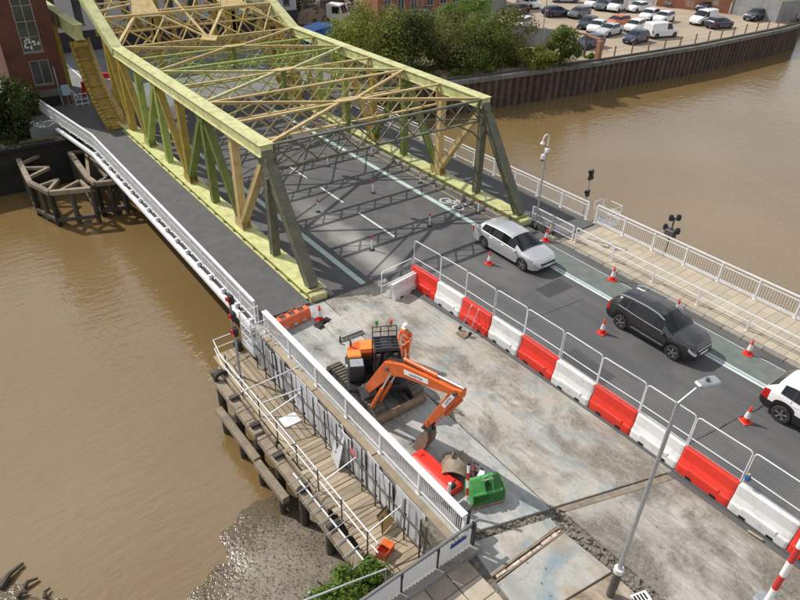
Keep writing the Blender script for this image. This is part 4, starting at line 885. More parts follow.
    if detail:
        xw = S['ws'][0]*.25+S['ws'][1]*.75 - L/2
        for s in (1, -1):
            MB().ball((xw-.12, s*(W/2+.06), zb+.13), .1, 6, (.7, 1.1, .75)).build('mirror', paint, car, smooth=1)
        MB().box(L/2-.03, L/2+.004, -.5, .5, S['sill']+.30, S['sill']+.44).build('grille', BLACK, car, bevel=.01)
        MB().box(L/2-.02, L/2+.009, -.5, .5, S['sill']+.44, S['sill']+.462).build('grille_trim', CHROME, car)
        for s in (1, -1):      # wipers, window-line trim and a roof aerial make the glass read as glass
            a_ = S['ws'][1]-.04-L/2; z_ = interp(S['top'], S['ws'][1])+.012; MB().tube([(a_, s*.12+.25, z_), (a_-.22, s*.12-.18, z_+.13)], .009, 4).build('wiper', BLACK, car)
            q_ = [(x-L/2, s*(interp(S['half'], x)*W/2*.958), interp(S['belt'], x)+.006) for x in [S['side'][0][0] + (S['side'][-1][1]-S['side'][0][0])*k/10 for k in range(11)]]
            MB().tube(q_, .010, 4).build('window_trim', CHROME, car)
        MB().tube([(S['top'][4][0]+.1-L/2, 0, interp(S['top'], S['top'][4][0])), (S['top'][4][0]-.12-L/2, 0, interp(S['top'], S['top'][4][0])+.16)], .008, 4).build('aerial', BLACK, car)
        for xd in (S['ws'][1]+.02, ):
            hz_ = interp(S['top'], xd); MB().box(xd-L/2-.006, xd-L/2+.006, -W*.40, W*.40, hz_-.012, hz_+.004).build('bonnet_seam', BLACK, car)
        MB().box(L/2-.02, L/2+.006, -.62, .62, S['sill']+.06, S['sill']+.17).build('lower_grille', BLACK, car, bevel=.01)
        MB().box(L/2+.004, L/2+.016, -.26, .26, S['sill']+.19, S['sill']+.30).build('number_plate', WHITE_S, car)
        MB().box(-L/2-.012, -L/2+.0, -.26, .26, .72, .83).build('number_plate', YELLOWS, car)
        if S.get('rails'):
            a, b = S['rails']
            for s in (1, -1): MB().tube([(x-L/2, s*interp(S['half'], x)*W/2*.72, interp(S['top'], x)+.03) for x in [a+(b-a)*k/8 for k in range(9)]], .028, 6).build('roof_rail', CHROME, car, smooth=1)
        # door seams and sill trim
        for xd in S.get('doors', []):
            for s in (1, -1):
                hw = interp(S['half'], xd)*W/2; z0 = interp(S['belt'], xd); MB().box(xd-L/2-.005, xd-L/2+.005, s*hw*.97-.004, s*hw*1.0+.003, S['sill']+.16, z0-.03).build('door_seam', BLACK, car)
        if S.get('trim'):
            for s in (1, -1): MB().beam((ax[0]+r+.22-L/2, s*(W/2+.004), S['sill']+.16), (ax[1]-r-.12-L/2, s*(W/2+.004), S['sill']+.13), .02, .045).build('door_trim', CHROME, car)
        for xd in S.get('handles', []):
            for s in (1, -1): MB().box(xd-L/2-.1, xd-L/2+.1, s*(interp(S['half'], xd)*W/2)-.01, s*(interp(S['half'], xd)*W/2)+.025, interp(S['belt'], xd)-.13, interp(S['belt'], xd)-.10).build('door_handle', paint, car, bevel=.008)
    return car
ESTATE = dict(L=4.85, W=1.85, r=.33, ax=(1.05, 3.90), sill=.24, tumble=.21,
    top=[(0, .72), (.06, .95), (.2, 1.04), (.62, 1.33), (1.0, 1.42), (1.6, 1.475), (2.2, 1.485), (2.7, 1.44), (2.95, 1.37), (3.74, .99), (4.2, .92), (4.6, .84), (4.78, .74), (4.85, .62)],
    belt=[(0, .90), (.5, .99), (2, .95), (3.6, .90), (4.5, .80), (4.85, .58)], half=[(0, .82), (.1, .91), (.5, .97), (1.5, 1.0), (3.8, .99), (4.25, .95), (4.6, .84), (4.77, .72), (4.85, .58)],
    ws=(2.85, 3.72), rw=(.16, .60), side=[(.78, 1.30), (1.36, 2.18), (2.24, 3.25)], doors=(1.33, 2.21, 3.3), handles=(1.55, 2.42))
SUV = dict(L=4.45, W=1.86, r=.35, ax=(.90, 3.575), sill=.30, tumble=.21,
    top=[(0, .78), (.05, 1.0), (.15, 1.18), (.50, 1.51), (.95, 1.58), (1.8, 1.61), (2.4, 1.56), (2.62, 1.49), (3.32, 1.08), (3.9, 1.02), (4.25, .95), (4.38, .8), (4.45, .66)],
    belt=[(0, 1.0), (.6, 1.13), (2, 1.03), (3.2, 1.0), (4.1, .92), (4.45, .62)], half=[(0, .82), (.1, .92), (.5, .98), (1.4, 1.0), (3.5, 1.0), (3.95, .96), (4.22, .87), (4.38, .75), (4.45, .62)],
    ws=(2.55, 3.30), rw=(.12, .40), side=[(.62, 1.02), (1.08, 1.85), (1.91, 2.85)], doors=(1.05, 1.88, 2.9), handles=(1.25, 2.1), rails=(.42, 2.75), clad=True, trim=True)
SUVW = dict(SUV, L=4.6, rails=None, trim=False, tl=.30, half=[(0, .84), (.1, .93), (.5, .98), (1.4, 1.0), (3.5, 1.0), (4.15, .93), (4.4, .84), (4.6, .68)], rails_=0)
HATCH = dict(L=4.1, W=1.76, r=.31, ax=(.72, 3.28), sill=.24, tumble=.16,
    top=[(0, .70), (.05, .95), (.18, 1.12), (.5, 1.42), (1.0, 1.47), (1.9, 1.48), (2.3, 1.42), (2.55, 1.34), (3.2, .98), (3.7, .90), (3.98, .78), (4.1, .58)],
    belt=[(0, .92), (.5, 1.0), (2, .93), (3.1, .90), (3.8, .80), (4.1, .55)], half=[(0, .82), (.1, .92), (.5, .98), (1.5, 1.0), (3.2, .99), (3.8, .9), (4.1, .68)],
    ws=(2.5, 3.18), rw=(.12, .48), side=[(.55, 1.2), (1.28, 2.75)])
SALOON = dict(HATCH, L=4.6, ax=(.95, 3.7), top=[(0, .75), (.06, .98), (.5, 1.05), (.75, 1.1), (1.25, 1.38), (1.7, 1.44), (2.4, 1.44), (2.85, 1.36), (3.55, .98), (4.1, .9), (4.5, .76), (4.6, .58)],
    belt=[(0, .88), (.7, .98), (2, .93), (3.5, .9), (4.3, .78), (4.6, .55)], half=[(0, .84), (.1, .92), (.6, .98), (1.5, 1.0), (3.6, .99), (4.2, .9), (4.6, .68)], ws=(2.82, 3.52), rw=(.72, 1.22), side=[(1.2, 1.95), (2.02, 3.1)])
VAN = dict(L=4.6, W=1.85, r=.32, ax=(.85, 3.75), sill=.28, tumble=.08,
    top=[(0, .9), (.03, 1.75), (.12, 1.86), (1.5, 1.9), (2.6, 1.87), (2.95, 1.76), (3.6, 1.15), (4.2, 1.02), (4.5, .85), (4.6, .62)],
    belt=[(0, 1.05), (2, 1.05), (3.4, 1.02), (4.3, .88), (4.6, .58)], half=[(0, .94), (.1, .98), (1.5, 1.0), (3.7, .99), (4.3, .9), (4.6, .7)], ws=(2.92, 3.58), rw=(0, 0), side=[(2.35, 3.25)])
RZ_DOWN = -math.pi/2            # nose toward -Y
c = make_car('estate_car', ESTATE, carpaint('silver', (.56, .57, .585), .25, .45), True, 'silver estate car driving beneath the truss end, cone beside it'); c.location = (22.17, 19.5, 0); c.scale = (.955, .96, .95); c.rotation_euler = (0, 0, RZ_DOWN)
for ch in [k for k in c.children if k.name.startswith('roof_rail')]: pass
c = make_car('sport_utility_car', SUV, carpaint('charcoal', (.030, .029, .029), .2, .1), True, 'dark grey SUV with chrome roof rails on the open lane'); c.location = (22.18, 10.98, 0); c.scale = (.955, .96, .95); c.rotation_euler = (0, 0, RZ_DOWN)
c = make_car('sport_utility_car', SUVW, carpaint('white', (.80, .80, .80), .25), True, 'white SUV cut off by the right edge of the picture'); c.location = (22.28, 3.88, 0); c.rotation_euler = (0, 0, RZ_DOWN)
# ---- parked cars far away: prototypes, then copies with their own paint
protos = {'hatch': (HATCH, 'parked_car'), 'saloon': (SALOON, 'parked_car'), 'suv': (dict(SUV, rails=None, trim=False), 'parked_car'), 'van': (VAN, 'parked_van')}
made = {}
PC = {'white': (.78, .78, .78), 'silver': (.5, .52, .54), 'navy': (.02, .027, .06), 'black': (.018, .018, .02), 'grey': (.09, .095, .10), 'maroon': (.06, .015, .018), 'orange': (.62, .12, .03), 'teal': (.42, .56, .56), 'blue': (.30, .42, .50)}
PARK = [('hatch', 'maroon', (525, 14), (504, 15), 'dark maroon hatchback left of the white hatchback near the corrugated fence'),
 ('hatch', 'white', (522, 6), (535, 9), 'white hatchback at the top of the car park beside the maroon one'),
 ('hatch', 'navy', (545, 17), (567, 16), 'navy hatchback parked alone in the open part of the car park'),
 ('van', 'blue', (576, 2), (553, 2), 'pale blue van at the very top of the car park'),
 ('hatch', 'grey', (589, 15), (567, 20), 'dark grey hatchback right of the lone navy hatchback'),
 ('hatch', 'black', (596, 24), (577, 32), 'black hatchback at the left end of the front row'),
 ('saloon', 'white', (606, 27), (587, 36), 'white saloon second in the front row, behind the brown gate frame'),
 ('hatch', 'white', (601, 4), (584, 10), 'white hatchback in the back row left of the grey saloon'),
 ('saloon', 'grey', (613, 6), (593, 13), 'grey saloon in the back row between two white cars'),
 ('hatch', 'navy', (600, 45), (578, 50), 'navy hatchback parked directly behind the brown gate frame'),
 ('hatch', 'white', (528, 26), (513, 31), 'white car half hidden behind the corrugated fence and bush'),
 ('van', 'white', (627, 7), (605, 15), 'white panel van in the back row of the car park'),
 ('saloon', 'white', (648, 10), (627, 13), 'white saloon right of the white panel van in the back row'),
 ('saloon', 'grey', (683, 4), (662, 8), 'dark grey saloon by the pale end of the far brick wall'),
 ('saloon', 'silver', (620, 32), (597, 38), 'silver saloon third in the front row'),
 ('hatch', 'orange', (626, 25), (607, 28), 'orange hatchback in the middle of the front rows'),
 ('hatch', 'white', (645, 27), (622, 35), 'white hatchback just behind the navy car at the quay'),
 ('hatch', 'white', (658, 16), (638, 23), 'white hatchback left of a matching white one in the second row'),
 ('hatch', 'white', (673, 19), (652, 25), 'white hatchback at the right end of the second row'),
 ('hatch', 'navy', (648, 39), (621, 46), 'navy hatchback nearest the quay, left of the white crew van'),
 ('van', 'white', (648, 38), (672, 36), 'white crew van beside the navy hatchback at the quay'),
 ('suv', 'navy', (716, 9), (696, 13), 'navy car close against the orange brick wall'),
 ('van', 'white', (712, 22), (691, 26), 'white van left of the navy car near the quay fence posts'),
 ('hatch', 'navy', (708, 29), (729, 27), 'navy hatchback partly in front of the white van'),
 ('suv', 'navy', (766, 18), (743, 22), 'navy car parked alone by the grey fence at the far right'),
 ('hatch', 'teal', (418, 20), (432, 23), 'pale teal car glimpsed among the bushes below the brick house')]
for kind, colr, tail, nose, lab in PARK:
    a = at(*tail, ZQ); b = at(*nose, ZQ); d = b - a; S, nm = protos[kind]
    pt = carpaint('park_' + colr, PC[colr], .3)
    if kind not in made:
        cobj = make_car(nm, S, pt, False, lab, 'vehicles in the far car park'); made[kind] = cobj
    else:
        cobj = copy_tree(made[kind])
    cobj['label'] = lab; cobj['category'] = 'van' if kind == 'van' else 'car'
    for ch in cobj.children:
        if ch.name.startswith('body'): ch.material_slots[0].link = 'OBJECT'; ch.material_slots[0].material = pt
    mid = (a+b)/2; cobj.location = (mid.x, mid.y, ZQ+.012); cobj.rotation_euler = (0, 0, math.atan2(d.y, d.x))
# ================================================================== site barriers
def barrier_proto(name, mat, L=1.79):
    t = thing(name, 'proto', 'barrier')
    prof = [(-.25, .0), (-.25, .30), (-.205, .36), (-.13, .60), (-.115, 1.0), (.115, 1.0), (.13, .60), (.205, .36), (.25, .30), (.25, 0)]
    m = MB(); secs = [(-L/2, .86), (-L/2+.07, .98), (-L/2+.12, 1.0), (L/2-.12, 1.0), (L/2-.07, .98), (L/2, .86)]
    vs = []; n = len(prof)
    for y, s in secs: vs += [(x*s, y, z if z < .9 else z-(1-s)*.1) for x, z in prof]
    fs = [(i*n+k, i*n+(k+1) % n, (i+1)*n+(k+1) % n, (i+1)*n+k) for i in range(len(secs)-1) for k in range(n)] + [tuple(range(n)), tuple(range(len(vs)-1, len(vs)-n-1, -1))]
    m.add(vs, fs); m.build('body', mat, t, bevel=.015)
    for s in (-1, 1):
        m = MB().box(min(s*.17, s*.262), max(s*.17, s*.262), -L*.3, L*.3, .22, .40); m.build('ledge', mat, t, bevel=.02)
        for yy in (-.42, .42): MB().box(min(s*.2, s*.268), max(s*.2, s*.268), yy-.1, yy+.1, .0, .1).build('fork_pocket', BLACK, t)
    MB().box(-.06, .06, -L/2-.03, -L/2+.03, .15, .9).build('hinge_lug', mat, t, bevel=.015)
    return t
red = barrier_proto('water_filled_barrier', REDPL); whi = barrier_proto('water_filled_barrier', WHPL)
BY = [20.15, 18.35, 16.72, 15.0, 13.35, 11.5, 9.75, 7.95, 6.1, 4.25, 2.4, .55, -1.3]
def bxx(y): return interp([(-2, 16.55), (8, 16.52), (14, 16.45), (18, 16.28), (21, 16.12)], y)
uses = {0: False, 1: False}
mp = thing('mesh_fence_panel', 'proto', 'fence panel'); PW = 1.76
z0, z1 = .12, 1.28
MB().tube([(0, -PW/2, 0), (0, -PW/2, z1-.1), (0, -PW/2+.03, z1-.03), (0, -PW/2+.1, z1), (0, PW/2-.1, z1), (0, PW/2-.03, z1-.03), (0, PW/2, z1-.1), (0, PW/2, 0)], .021, 6).build('frame', WHITE, mp, smooth=1)
MB().tube([(0, -PW/2, .38), (0, PW/2, .38)], .019, 6).build('mid_rail', WHITE, mp); MB().tube([(0, -PW/2, .06), (0, PW/2, .06)], .016, 6).build('bottom_rail', GALV, mp)
m = MB(); z = .14
while z < z1-.04: m.tube([(0, -PW/2, z), (0, PW/2, z)], .0048, 4, caps=False); z += .105
y = -PW/2+.05
while y < PW/2: m.tube([(.004, y, .06), (.004, y, z1)], .0022, 3, caps=False); y += .075
m.build('wire_mesh', M('mesh_wire', (.2, .205, .21), rough=.6), mp, kind='stuff')
first = True
cnt = {0: 0, 1: 0}
for i, (y1, y0) in enumerate(zip(BY[:-1], BY[1:])):
    w_ = i % 2; src = whi if w_ else red; b = src if not uses[w_] else copy_tree(src); uses[w_] = True
    yc = (y0+y1)/2; dx = bxx(y1)-bxx(y0); cnt[w_] += 1
    place(b, f'{["red", "white"][w_]} plastic road barrier along the lane, {ORD[cnt[w_]-1]} {["red", "white"][w_]} one from the far end', (bxx(yc)+random.uniform(-.035, .035), yc, .036), -math.atan2(dx, y1-y0)+random.uniform(-.022, .022), 'barriers dividing site and lane')
    b.scale = (1, (y1-y0)/1.86*1.03, 1); b['category'] = 'barrier'
    p = mp if first else copy_tree(mp); first = False
    place(p, f'white framed wire mesh panel on the barrier row, {ORD[i]} from the far end', (bxx(yc)+.02+random.uniform(-.03, .03), yc, .036+.98), -math.atan2(dx, y1-y0)+random.uniform(-.02, .02), 'mesh panels on the barriers'); p.scale = (1, (y1-y0)/1.82, 1)
# white barrier set across the far end, with a frame on it
b = copy_tree(whi); place(b, 'white plastic barrier turned across the far end of the barrier row', (15.35, 19.75, .0), math.pi/2 + .17); del b['group']; b.scale = (1, .88, .80)
o = thing('crowd_barrier', 'bare white tube crowd barrier standing over the crosswise white barrier', 'crowd barrier', (15.3, 20.2, .0), .12)
MB().tube([(-.95, 0, 0), (-.95, 0, 1.18), (-.88, 0, 1.26), (.88, 0, 1.26), (.95, 0, 1.18), (.95, 0, 0)], .024, 6).build('frame', WHITE, o, smooth=1); MB().tube([(-.95, 0, .5), (.95, 0, .5)], .018, 6).build('rail', WHITE, o)
# loose red barriers
o = thing('water_filled_barrier', 'bright red barrier lying on its side by the white fence and brown bucket', 'barrier', (9.72, 10.5, 0), .03)
m = MB(); sec = [(-.98, .8), (-.86, 1), (.86, 1), (.98, .8)]; pr = [(-.30, 0), (-.33, .26), (-.20, .34), (.22, .30), (.33, .22), (.33, 0)]; vs = []; n = len(pr)
for y, k in sec: vs += [(x*(.9+.1*k), y, z*k) for x, z in pr]
m.add(vs, [(i*n+k, i*n+(k+1) % n, (i+1)*n+(k+1) % n, (i+1)*n+k) for i in range(3) for k in range(n)] + [tuple(range(n)), tuple(range(4*n-1, 3*n-1, -1))]); m.build('body', REDPL, o, bevel=.02)
for x0 in (-.13, .13): MB().box(x0-.035, x0+.035, -.72, .72, .31, .36).build('side_panel', REDPL, o, bevel=.015)
for y0 in (-.72, .72): MB().box(-.095, .095, y0-.03, y0+.03, .315, .355).build('side_panel', REDPL, o, bevel=.01)
MB().box(-.33, .33, .9, 1.04, .05, .2).build('hinge_lug', REDPL, o, bevel=.03)
o = thing('water_filled_barrier', 'short orange-red barrier with three square openings at the footway end', 'barrier', (9.98, 20.45, 0), .12)
m = MB(); prof = [(-.24, 0), (-.24, .25), (-.17, .55), (.17, .55), (.24, .25), (.24, 0)]
m.prism([(-.82, y, z) for y, z in prof], (1.64, 0, 0)); m.build('body', ORPL, o, bevel=.03)
for k in (-1, 0, 1):
    MB().box(k*.46-.13, k*.46+.13, -.10, .10, .548, .556).build('opening', DARKST, o); MB().box(k*.46-.15, k*.46+.15, .10, .15, .55, .60).build('lip', ORPL, o, bevel=.01)
    MB().box(k*.46-.09, k*.46+.09, -.262, -.235, .08, .2).build('fork_pocket', M('pale_grey_plastic', (.5, .48, .48), rough=.6) if k == -1 else MATS['pale_grey_plastic'], o)
# ================================================================== cones and posts
def cone_proto():
    t = thing('traffic_cone', 'proto', 'cone'); q = .19
    MB().box(-q, q, -q, q, 0, .035).build('base', REDPL, t, bevel=.015)
    f = lambda z: .135*(1-z/.80)+.012
    MB().lathe([(f(.03), .034), (f(.22), .22)], n=14).build('lower_cone', REDPL, t, smooth=1); MB().lathe([(f(.22)+.003, .22), (f(.50)+.003, .50)], n=14).build('white_band', WHPL, t, smooth=1)
    MB().lathe([(f(.50), .50), (f(.74), .74), (.001, .75)], n=14).build('top', REDPL, t, smooth=1); return t
cp = cone_proto(); cf = True
for (x, y), lab in [((20.42, 19.41), 'red and white traffic cone beside the silver estate car'), ((20.45, 12.42), 'red and white traffic cone beside the rear of the dark SUV'), ((20.43, 5.95), 'red and white traffic cone beside the rear of the white SUV'),
    ((24.33, 14.93), 'red and white traffic cone in the cycle lane behind the dark SUV'), ((24.29, 8.01), 'red and white traffic cone in the cycle lane ahead of the dark SUV'), ((24.62, 19.5), 'red and white traffic cone by the kerb past the silver car, yellow tag on it'), ((24.45, 11.5), 'traffic cone half hidden behind the dark SUV')]:
    c = cp if cf else copy_tree(cp); cf = False; place(c, lab, (x, y, .004), random.uniform(0, 1.5), 'traffic cones along the lane')
q = MB().prism([(-.12, 0, .3), (.1, 0, .3), (.14, 0, .62), (-.06, 0, .66)], (0, .02, 0)).build('tag_board', YELLOWS); q.location = (24.88, 19.6, .15); q.rotation_euler = (.1, 0, .7); tag(q, 'small yellow tag board beside the kerb cone', 'sign')
c = copy_tree(cp); place(c, 'traffic cone on the black rubber foot beside the orange-red barrier', (11.05, 20.0, .05)); del c['group']
q = MB().box(-.4, .4, -.2, .2, 0, .1).build('rubber_foot', BLACK, bevel=.03); q.location = (11.05, 19.72, 0); q.rotation_euler = (0, 0, .25); tag(q, 'black rubber fence foot on the concrete beside the short orange-red barrier', 'fence foot')
def post_proto():
    t = thing('delineator_post', 'proto', 'post')
    MB().lathe([(.001, 0), (.14, 0), (.13, .05), (.045, .07)], n=12).build('foot', BLACK, t, smooth=.6); MB().lathe([(.042, .068), (.042, .35)], n=10).build('lower_tube', WHPL, t, smooth=1)
    MB().lathe([(.044, .35), (.044, .62)], n=10).build('reflective_band', WHITE_S, t, smooth=1); MB().lathe([(.042, .62), (.042, .80), (.001, .81)], n=10).build('red_top', REDM, t, smooth=1); return t
pp_ = post_proto(); pf1 = True
for (x, y), lab in [((16.4, 23.83), 'red-topped white post nearest the crosswise white barrier'), ((16.35, 29.13), 'red-topped white post on the span left of the lane dashes'), ((20.39, 29.53), 'red-topped white post on the span in the portal shadow, right of the dashes'), ((20.5, 24.26), 'red-topped white post between mesh fence end and cycle line'),
    ((23.85, 23.98), 'red-topped white post by the truss foot just behind the silver car'), ((23.67, 29.14), 'red-topped white post beside the painted bicycle'), ((20.33, 34.6), 'red-topped white post further along the span right of the dashes'), ((16.3, 34.8), 'red-topped white post seen behind the olive end post'), ((23.7, 34.5), 'red-topped white post by the right truss under the lattice'), ((20.3, 40.0), 'red-topped white post far along the span')]:
    c = pp_ if pf1 else copy_tree(pp_); pf1 = False; place(c, lab, (x, y, .004), 0, 'delineator posts on the span')
# ================================================================== excavator (tracks along Y, boom toward -Y)
ex = thing('tracked_excavator', 'orange tracked excavator with black cab, boom folded over the scraped concrete', 'excavator', (10.45, 15.0, 0))
def EX(mb, name, mat, parent=None, **k): return mb.build(name, mat, parent or ex, **k)
TRK = M('dirty_track_steel', (.10, .085, .07), rough=.8, col2=(.17, .145, .115), scale=6, dirt=(.05, .045, .04), dscale=4)
# under-carriage: local frame x right(+X), y back(+Y)
for s in (-1, 1):
    xc = s*.85; m = MB(); hw = .23
    loop = []
    for k in range(13): a = math.pi/2 - math.pi*k/12; loop.append((1.28+.33*math.cos(a), .36+.33*math.sin(a)))
    for k in range(13): a = -math.pi/2 - math.pi*k/12; loop.append((-1.28+.33*math.cos(a), .36+.33*math.sin(a)))
    n = len(loop); inner = [(-1.28 + (y+1.28)*1.0 if False else y*.93, .36+(z-.36)*.82) for y, z in loop]
    vs = [(xc-hw, y, z) for y, z in loop] + [(xc+hw, y, z) for y, z in loop] + [(xc-hw, y, z) for y, z in inner] + [(xc+hw, y, z) for y, z in inner]
    fs = []
    for k in range(n):
        j = (k+1) % n; fs += [(k, j, n+j, n+k), (2*n+k, 3*n+k, 3*n+j, 2*n+j), (k, 2*n+k, 2*n+j, j), (n+k, n+j, 3*n+j, 3*n+k)]
    m.add(vs, fs); tb = EX(m, 'track_belt', TRK)
    # grouser plates along the belt
    per = []
    for k in range(n):
        a = Vector((0, *loop[k])); b = Vector((0, *loop[(k+1) % n])); per.append((a, b, (b-a).length))
    tot = sum(p[2] for p in per); N = 44; d = 0; k = 0; acc = 0
    for i in range(N):
        t_ = tot*i/N
        while acc + per[k][2] < t_: acc += per[k][2]; k += 1
        a, b, l = per[k]; p = a + (b-a)*((t_-acc)/l); dr = (b-a).normalized(); nn = Vector((0, -dr.z, dr.y)); nn = nn if (p - Vector((0, 0, .36))).dot(nn) > 0 else -nn
        g = MB().beam((xc-hw-.02, *(p+nn*.018)[1:]), (xc+hw+.02, *(p+nn*.018)[1:]), .10, .045, up=nn); EX(g, 'grouser', TRK, tb)
    EX(MB().box(xc-.14, xc+.14, -1.15, 1.15, .2, .52), 'track_frame', DARKST, bevel=.02)
    for yy in (-1.28, 1.28): EX(MB().lathe([(.001, -.16), (.24, -.16), (.24, .16), (.001, .16)], (xc, yy, .36), 14, 'x'), 'sprocket', DARKST)
EX(MB().box(-.62, .62, -.8, .8, .32, .62), 'car_body', DARKST, bevel=.04)
EX(MB().lathe([(.001, .62), (.55, .62), (.55, .78), (.001, .78)], n=20), 'slew_ring', DARKST)
# dozer blade at the front
m = MB(); pr = [(-1.62, .05), (-1.70, .16), (-1.72, .32), (-1.66, .48), (-1.60, .48), (-1.64, .32), (-1.63, .18), (-1.56, .06)]
m.prism([(-1.12, y, z) for y, z in pr], (2.24, 0, 0)); EX(m, 'dozer_blade', RUST)
for s in (-1, 1): EX(MB().beam((s*.45, -.8, .42), (s*.45, -1.6, .28), .14, .16), 'blade_arm', DARKST)
# house
hz = math.radians(-28); HM = Matrix.Translation((.0, -.05, 0)) @ Matrix.Rotation(hz, 4, 'Z')
def HS(): q = MB(); q.T = HM; return q
EX(HS().box(-1.05, 1.05, -.95, .95, .80, 1.0), 'deck_frame', BLACK, bevel=.03)
# rear counterweight: rounded
m = HS(); pts = [(-1.02, .2), (-1.02, .55), (-.82, .86), (-.45, 1.02), (.45, 1.02), (.82, .86), (1.02, .55), (1.02, .2)]
m.prism([(x, y, .82) for x, y in pts], (0, 0, .62)); EX(m, 'counterweight', DARKST, bevel=.05)
m = HS(); m.prism([(x*.97, y*.97, 1.445) for x, y in pts], (0, -.05, .32)); EX(m, 'engine_hood', ORANGE, bevel=.06)
EX(HS().box(-.52, .62, .24, .82, 1.765, 1.81), 'hood_panel', ORANGE_L, bevel=.015)
EX(HS().box(-1.03, -.42, -.62, .19, 1.005, 1.70), 'side_cover', BLACK, bevel=.05)
EX(HS().box(-1.0, -.5, -.12, .30, 1.702, 1.80), 'tank_cover', ORANGE_L, bevel=.04)
EX(HS().box(-.95, -.48, -.58, -.15, 1.702, 1.73), 'step_plate', GALV, bevel=.01)
EX(HS().tube([(-.85, .5, 1.8), (-.85, .5, 2.0), (-.92, .58, 2.05)], .04, 8), 'exhaust', DARKST)
EX(HS().lathe([(.001, -.02), (.07, -.02), (.09, .05), (.07, .09), (.001, .09)], (-1.06, -.1, 1.35), 10, 'x'), 'work_light', LAMPW)
EX(HS().tube([(-1.02, .9, 1.55), (-1.2, .95, 1.6), (-1.2, .95, 1.75)], .02, 5), 'mirror_arm', BLACK); EX(HS().ball((-1.2, .95, 1.8), .11, 6, (.4, 1, 1.3)), 'mirror', BLACK)
# cab on the +X side
cabx0, cabx1, cy0, cy1 = -.12, .78, -.84, .17
m = HS()
for x, y in ((cabx0+.04, cy0+.05), (cabx1-.04, cy0+.05), (cabx0+.04, cy1-.05), (cabx1-.04, cy1-.05)): m.beam((x, y, 1.0), (x, y+(.12 if y < 0 else 0), 2.36), .09, .09, up=(0, 1, 0))
for z in (1.04, 1.45): m.beam((cabx0+.02, cy1-.04, z), (cabx1-.02, cy1-.04, z), .08, .08)
for x_ in (cabx0+.02, cabx1-.02): m.box(x_-.015, x_+.015, cy0+.1, cy1-.05, 1.0, 1.42)
m.box(cabx0+.02, cabx1-.02, cy1-.06, cy1-.02, 1.0, 1.9); m.box(cabx0+.05, cabx1-.05, cy0+.02, cy0+.06, 1.0, 1.3)
cab = EX(m, 'cab', BLACK)
EX(HS().box(cabx0, cabx1, cy0+.14, cy1, 2.36, 2.43), 'roof', BLACK, cab, bevel=.03)
EX(HS().box(cabx0+.25, cabx1-.25, -.55, .0, 2.432, 2.45), 'roof_hatch', GLASSW, cab)
for z in (2.46,):
    for k in range(5): EX(HS().beam((cabx0+.05, -.62+k*.17, z), (cabx1-.05, -.62+k*.17, z), .03, .03), 'guard_bar', DARKST, cab)
EX(HS().box(cabx0+.01, cabx0+.03, cy0+.1, cy1-.1, 1.08, 2.34), 'window', GLASS, cab); EX(HS().box(cabx1-.03, cabx1-.01, cy0+.1, cy1-.1, 1.05, 2.34), 'window', GLASS, cab)
EX(HS().add([(cabx0+.06, cy0+.02, 1.05), (cabx1-.06, cy0+.02, 1.05), (cabx1-.06, cy0+.15, 2.34), (cabx0+.06, cy0+.15, 2.34)], [(0, 1, 2, 3)]), 'windscreen', GLASS, cab)
EX(HS().box(cabx0+.06, cabx1-.06, cy1-.035, cy1-.015, 1.5, 2.34), 'window', GLASS, cab)
EX(HS().box(.1, .6, -.45, .05, 1.02, 1.5), 'seat', BLACK, cab, bevel=.05)
m = HS()
for x in (-.1, .19, .47, .76): m.tube([(x, .13, 2.42), (x, .13, 2.86)], .018, 5)
for z in (2.64, 2.86): m.tube([(-.1, .13, z), (.76, .13, z)], .018, 5)
EX(m, 'roof_guard', BLACK, cab)
for x, mt in ((.05, GREENB), (.55, ORANGE)): b_ = EX(HS().tube([(x, .12, 2.8), (x, .12, 2.98)], .015, 5), 'beacon_stem', BLACK, cab); EX(HS().lathe([(.055, 2.98), (.06, 3.08), (.045, 3.13), (.001, 3.14)], (x, .12, 0), 10), 'beacon', mt, cab)
for s in (0, 1): EX(HS().box(-.05+s*.6, .07+s*.6, cy0+.02, cy0+.10, 2.24, 2.33), 'work_light', DARKST, cab)
# boom in its own vertical plane
BB = Vector((9.58, 14.12, 1.12)); AP = Vector((9.78, 13.12, 2.72)); AP2 = Vector((9.9, 12.45, 3.02)); TP = Vector((10.27, 10.40, 3.40)); AT = Vector((10.14, 11.55, 1.18)); BK = Vector((10.06, 11.85, .05))
O_ = Vector((10.45, 15.0, 0)); BB, AP, AP2, TP, AT, BK = [p - O_ for p in (BB, AP, AP2, TP, AT, BK)]
bd = (TP - BB); bd.z = 0; bd.normalize(); sx = Vector((-bd.y, bd.x, 0))
def plate(poly, w):      # polygon in the boom plane given as 3D points, thickness w across
    return MB().prism([p - sx*w/2 for p in poly], sx*w)
def offs(path, hs):
    up = []; dn = []
    for i, p in enumerate(path):
        d = (path[min(i+1, len(path)-1)] - path[max(i-1, 0)]).normalized(); n = d.cross(sx).normalized(); n = n if n.z > 0 or abs(n.z) < .2 and n.dot(bd) > 0 else -n
        up.append(p + n*hs[i]); dn.append(p - n*hs[i])
    return up + dn[::-1]
mids = BB.lerp(AP, .5)
boom = EX(plate(offs([BB, mids, AP, AP2, AP2.lerp(TP, .5), TP], [.13, .20, .26, .25, .20, .12]), .30), 'boom', ORANGE, bevel=.02)
EX(MB().beam(BB - sx*.0 + Vector((0, .25, -.35)), BB + Vector((0, -.1, .1)), .42, .5), 'boom_bracket', DARKST, bevel=.05)
for p in (BB, AP, TP, AT): EX(MB().tube([p - sx*.22, p + sx*.22], .065, 10), 'pin', DARKST, boom)
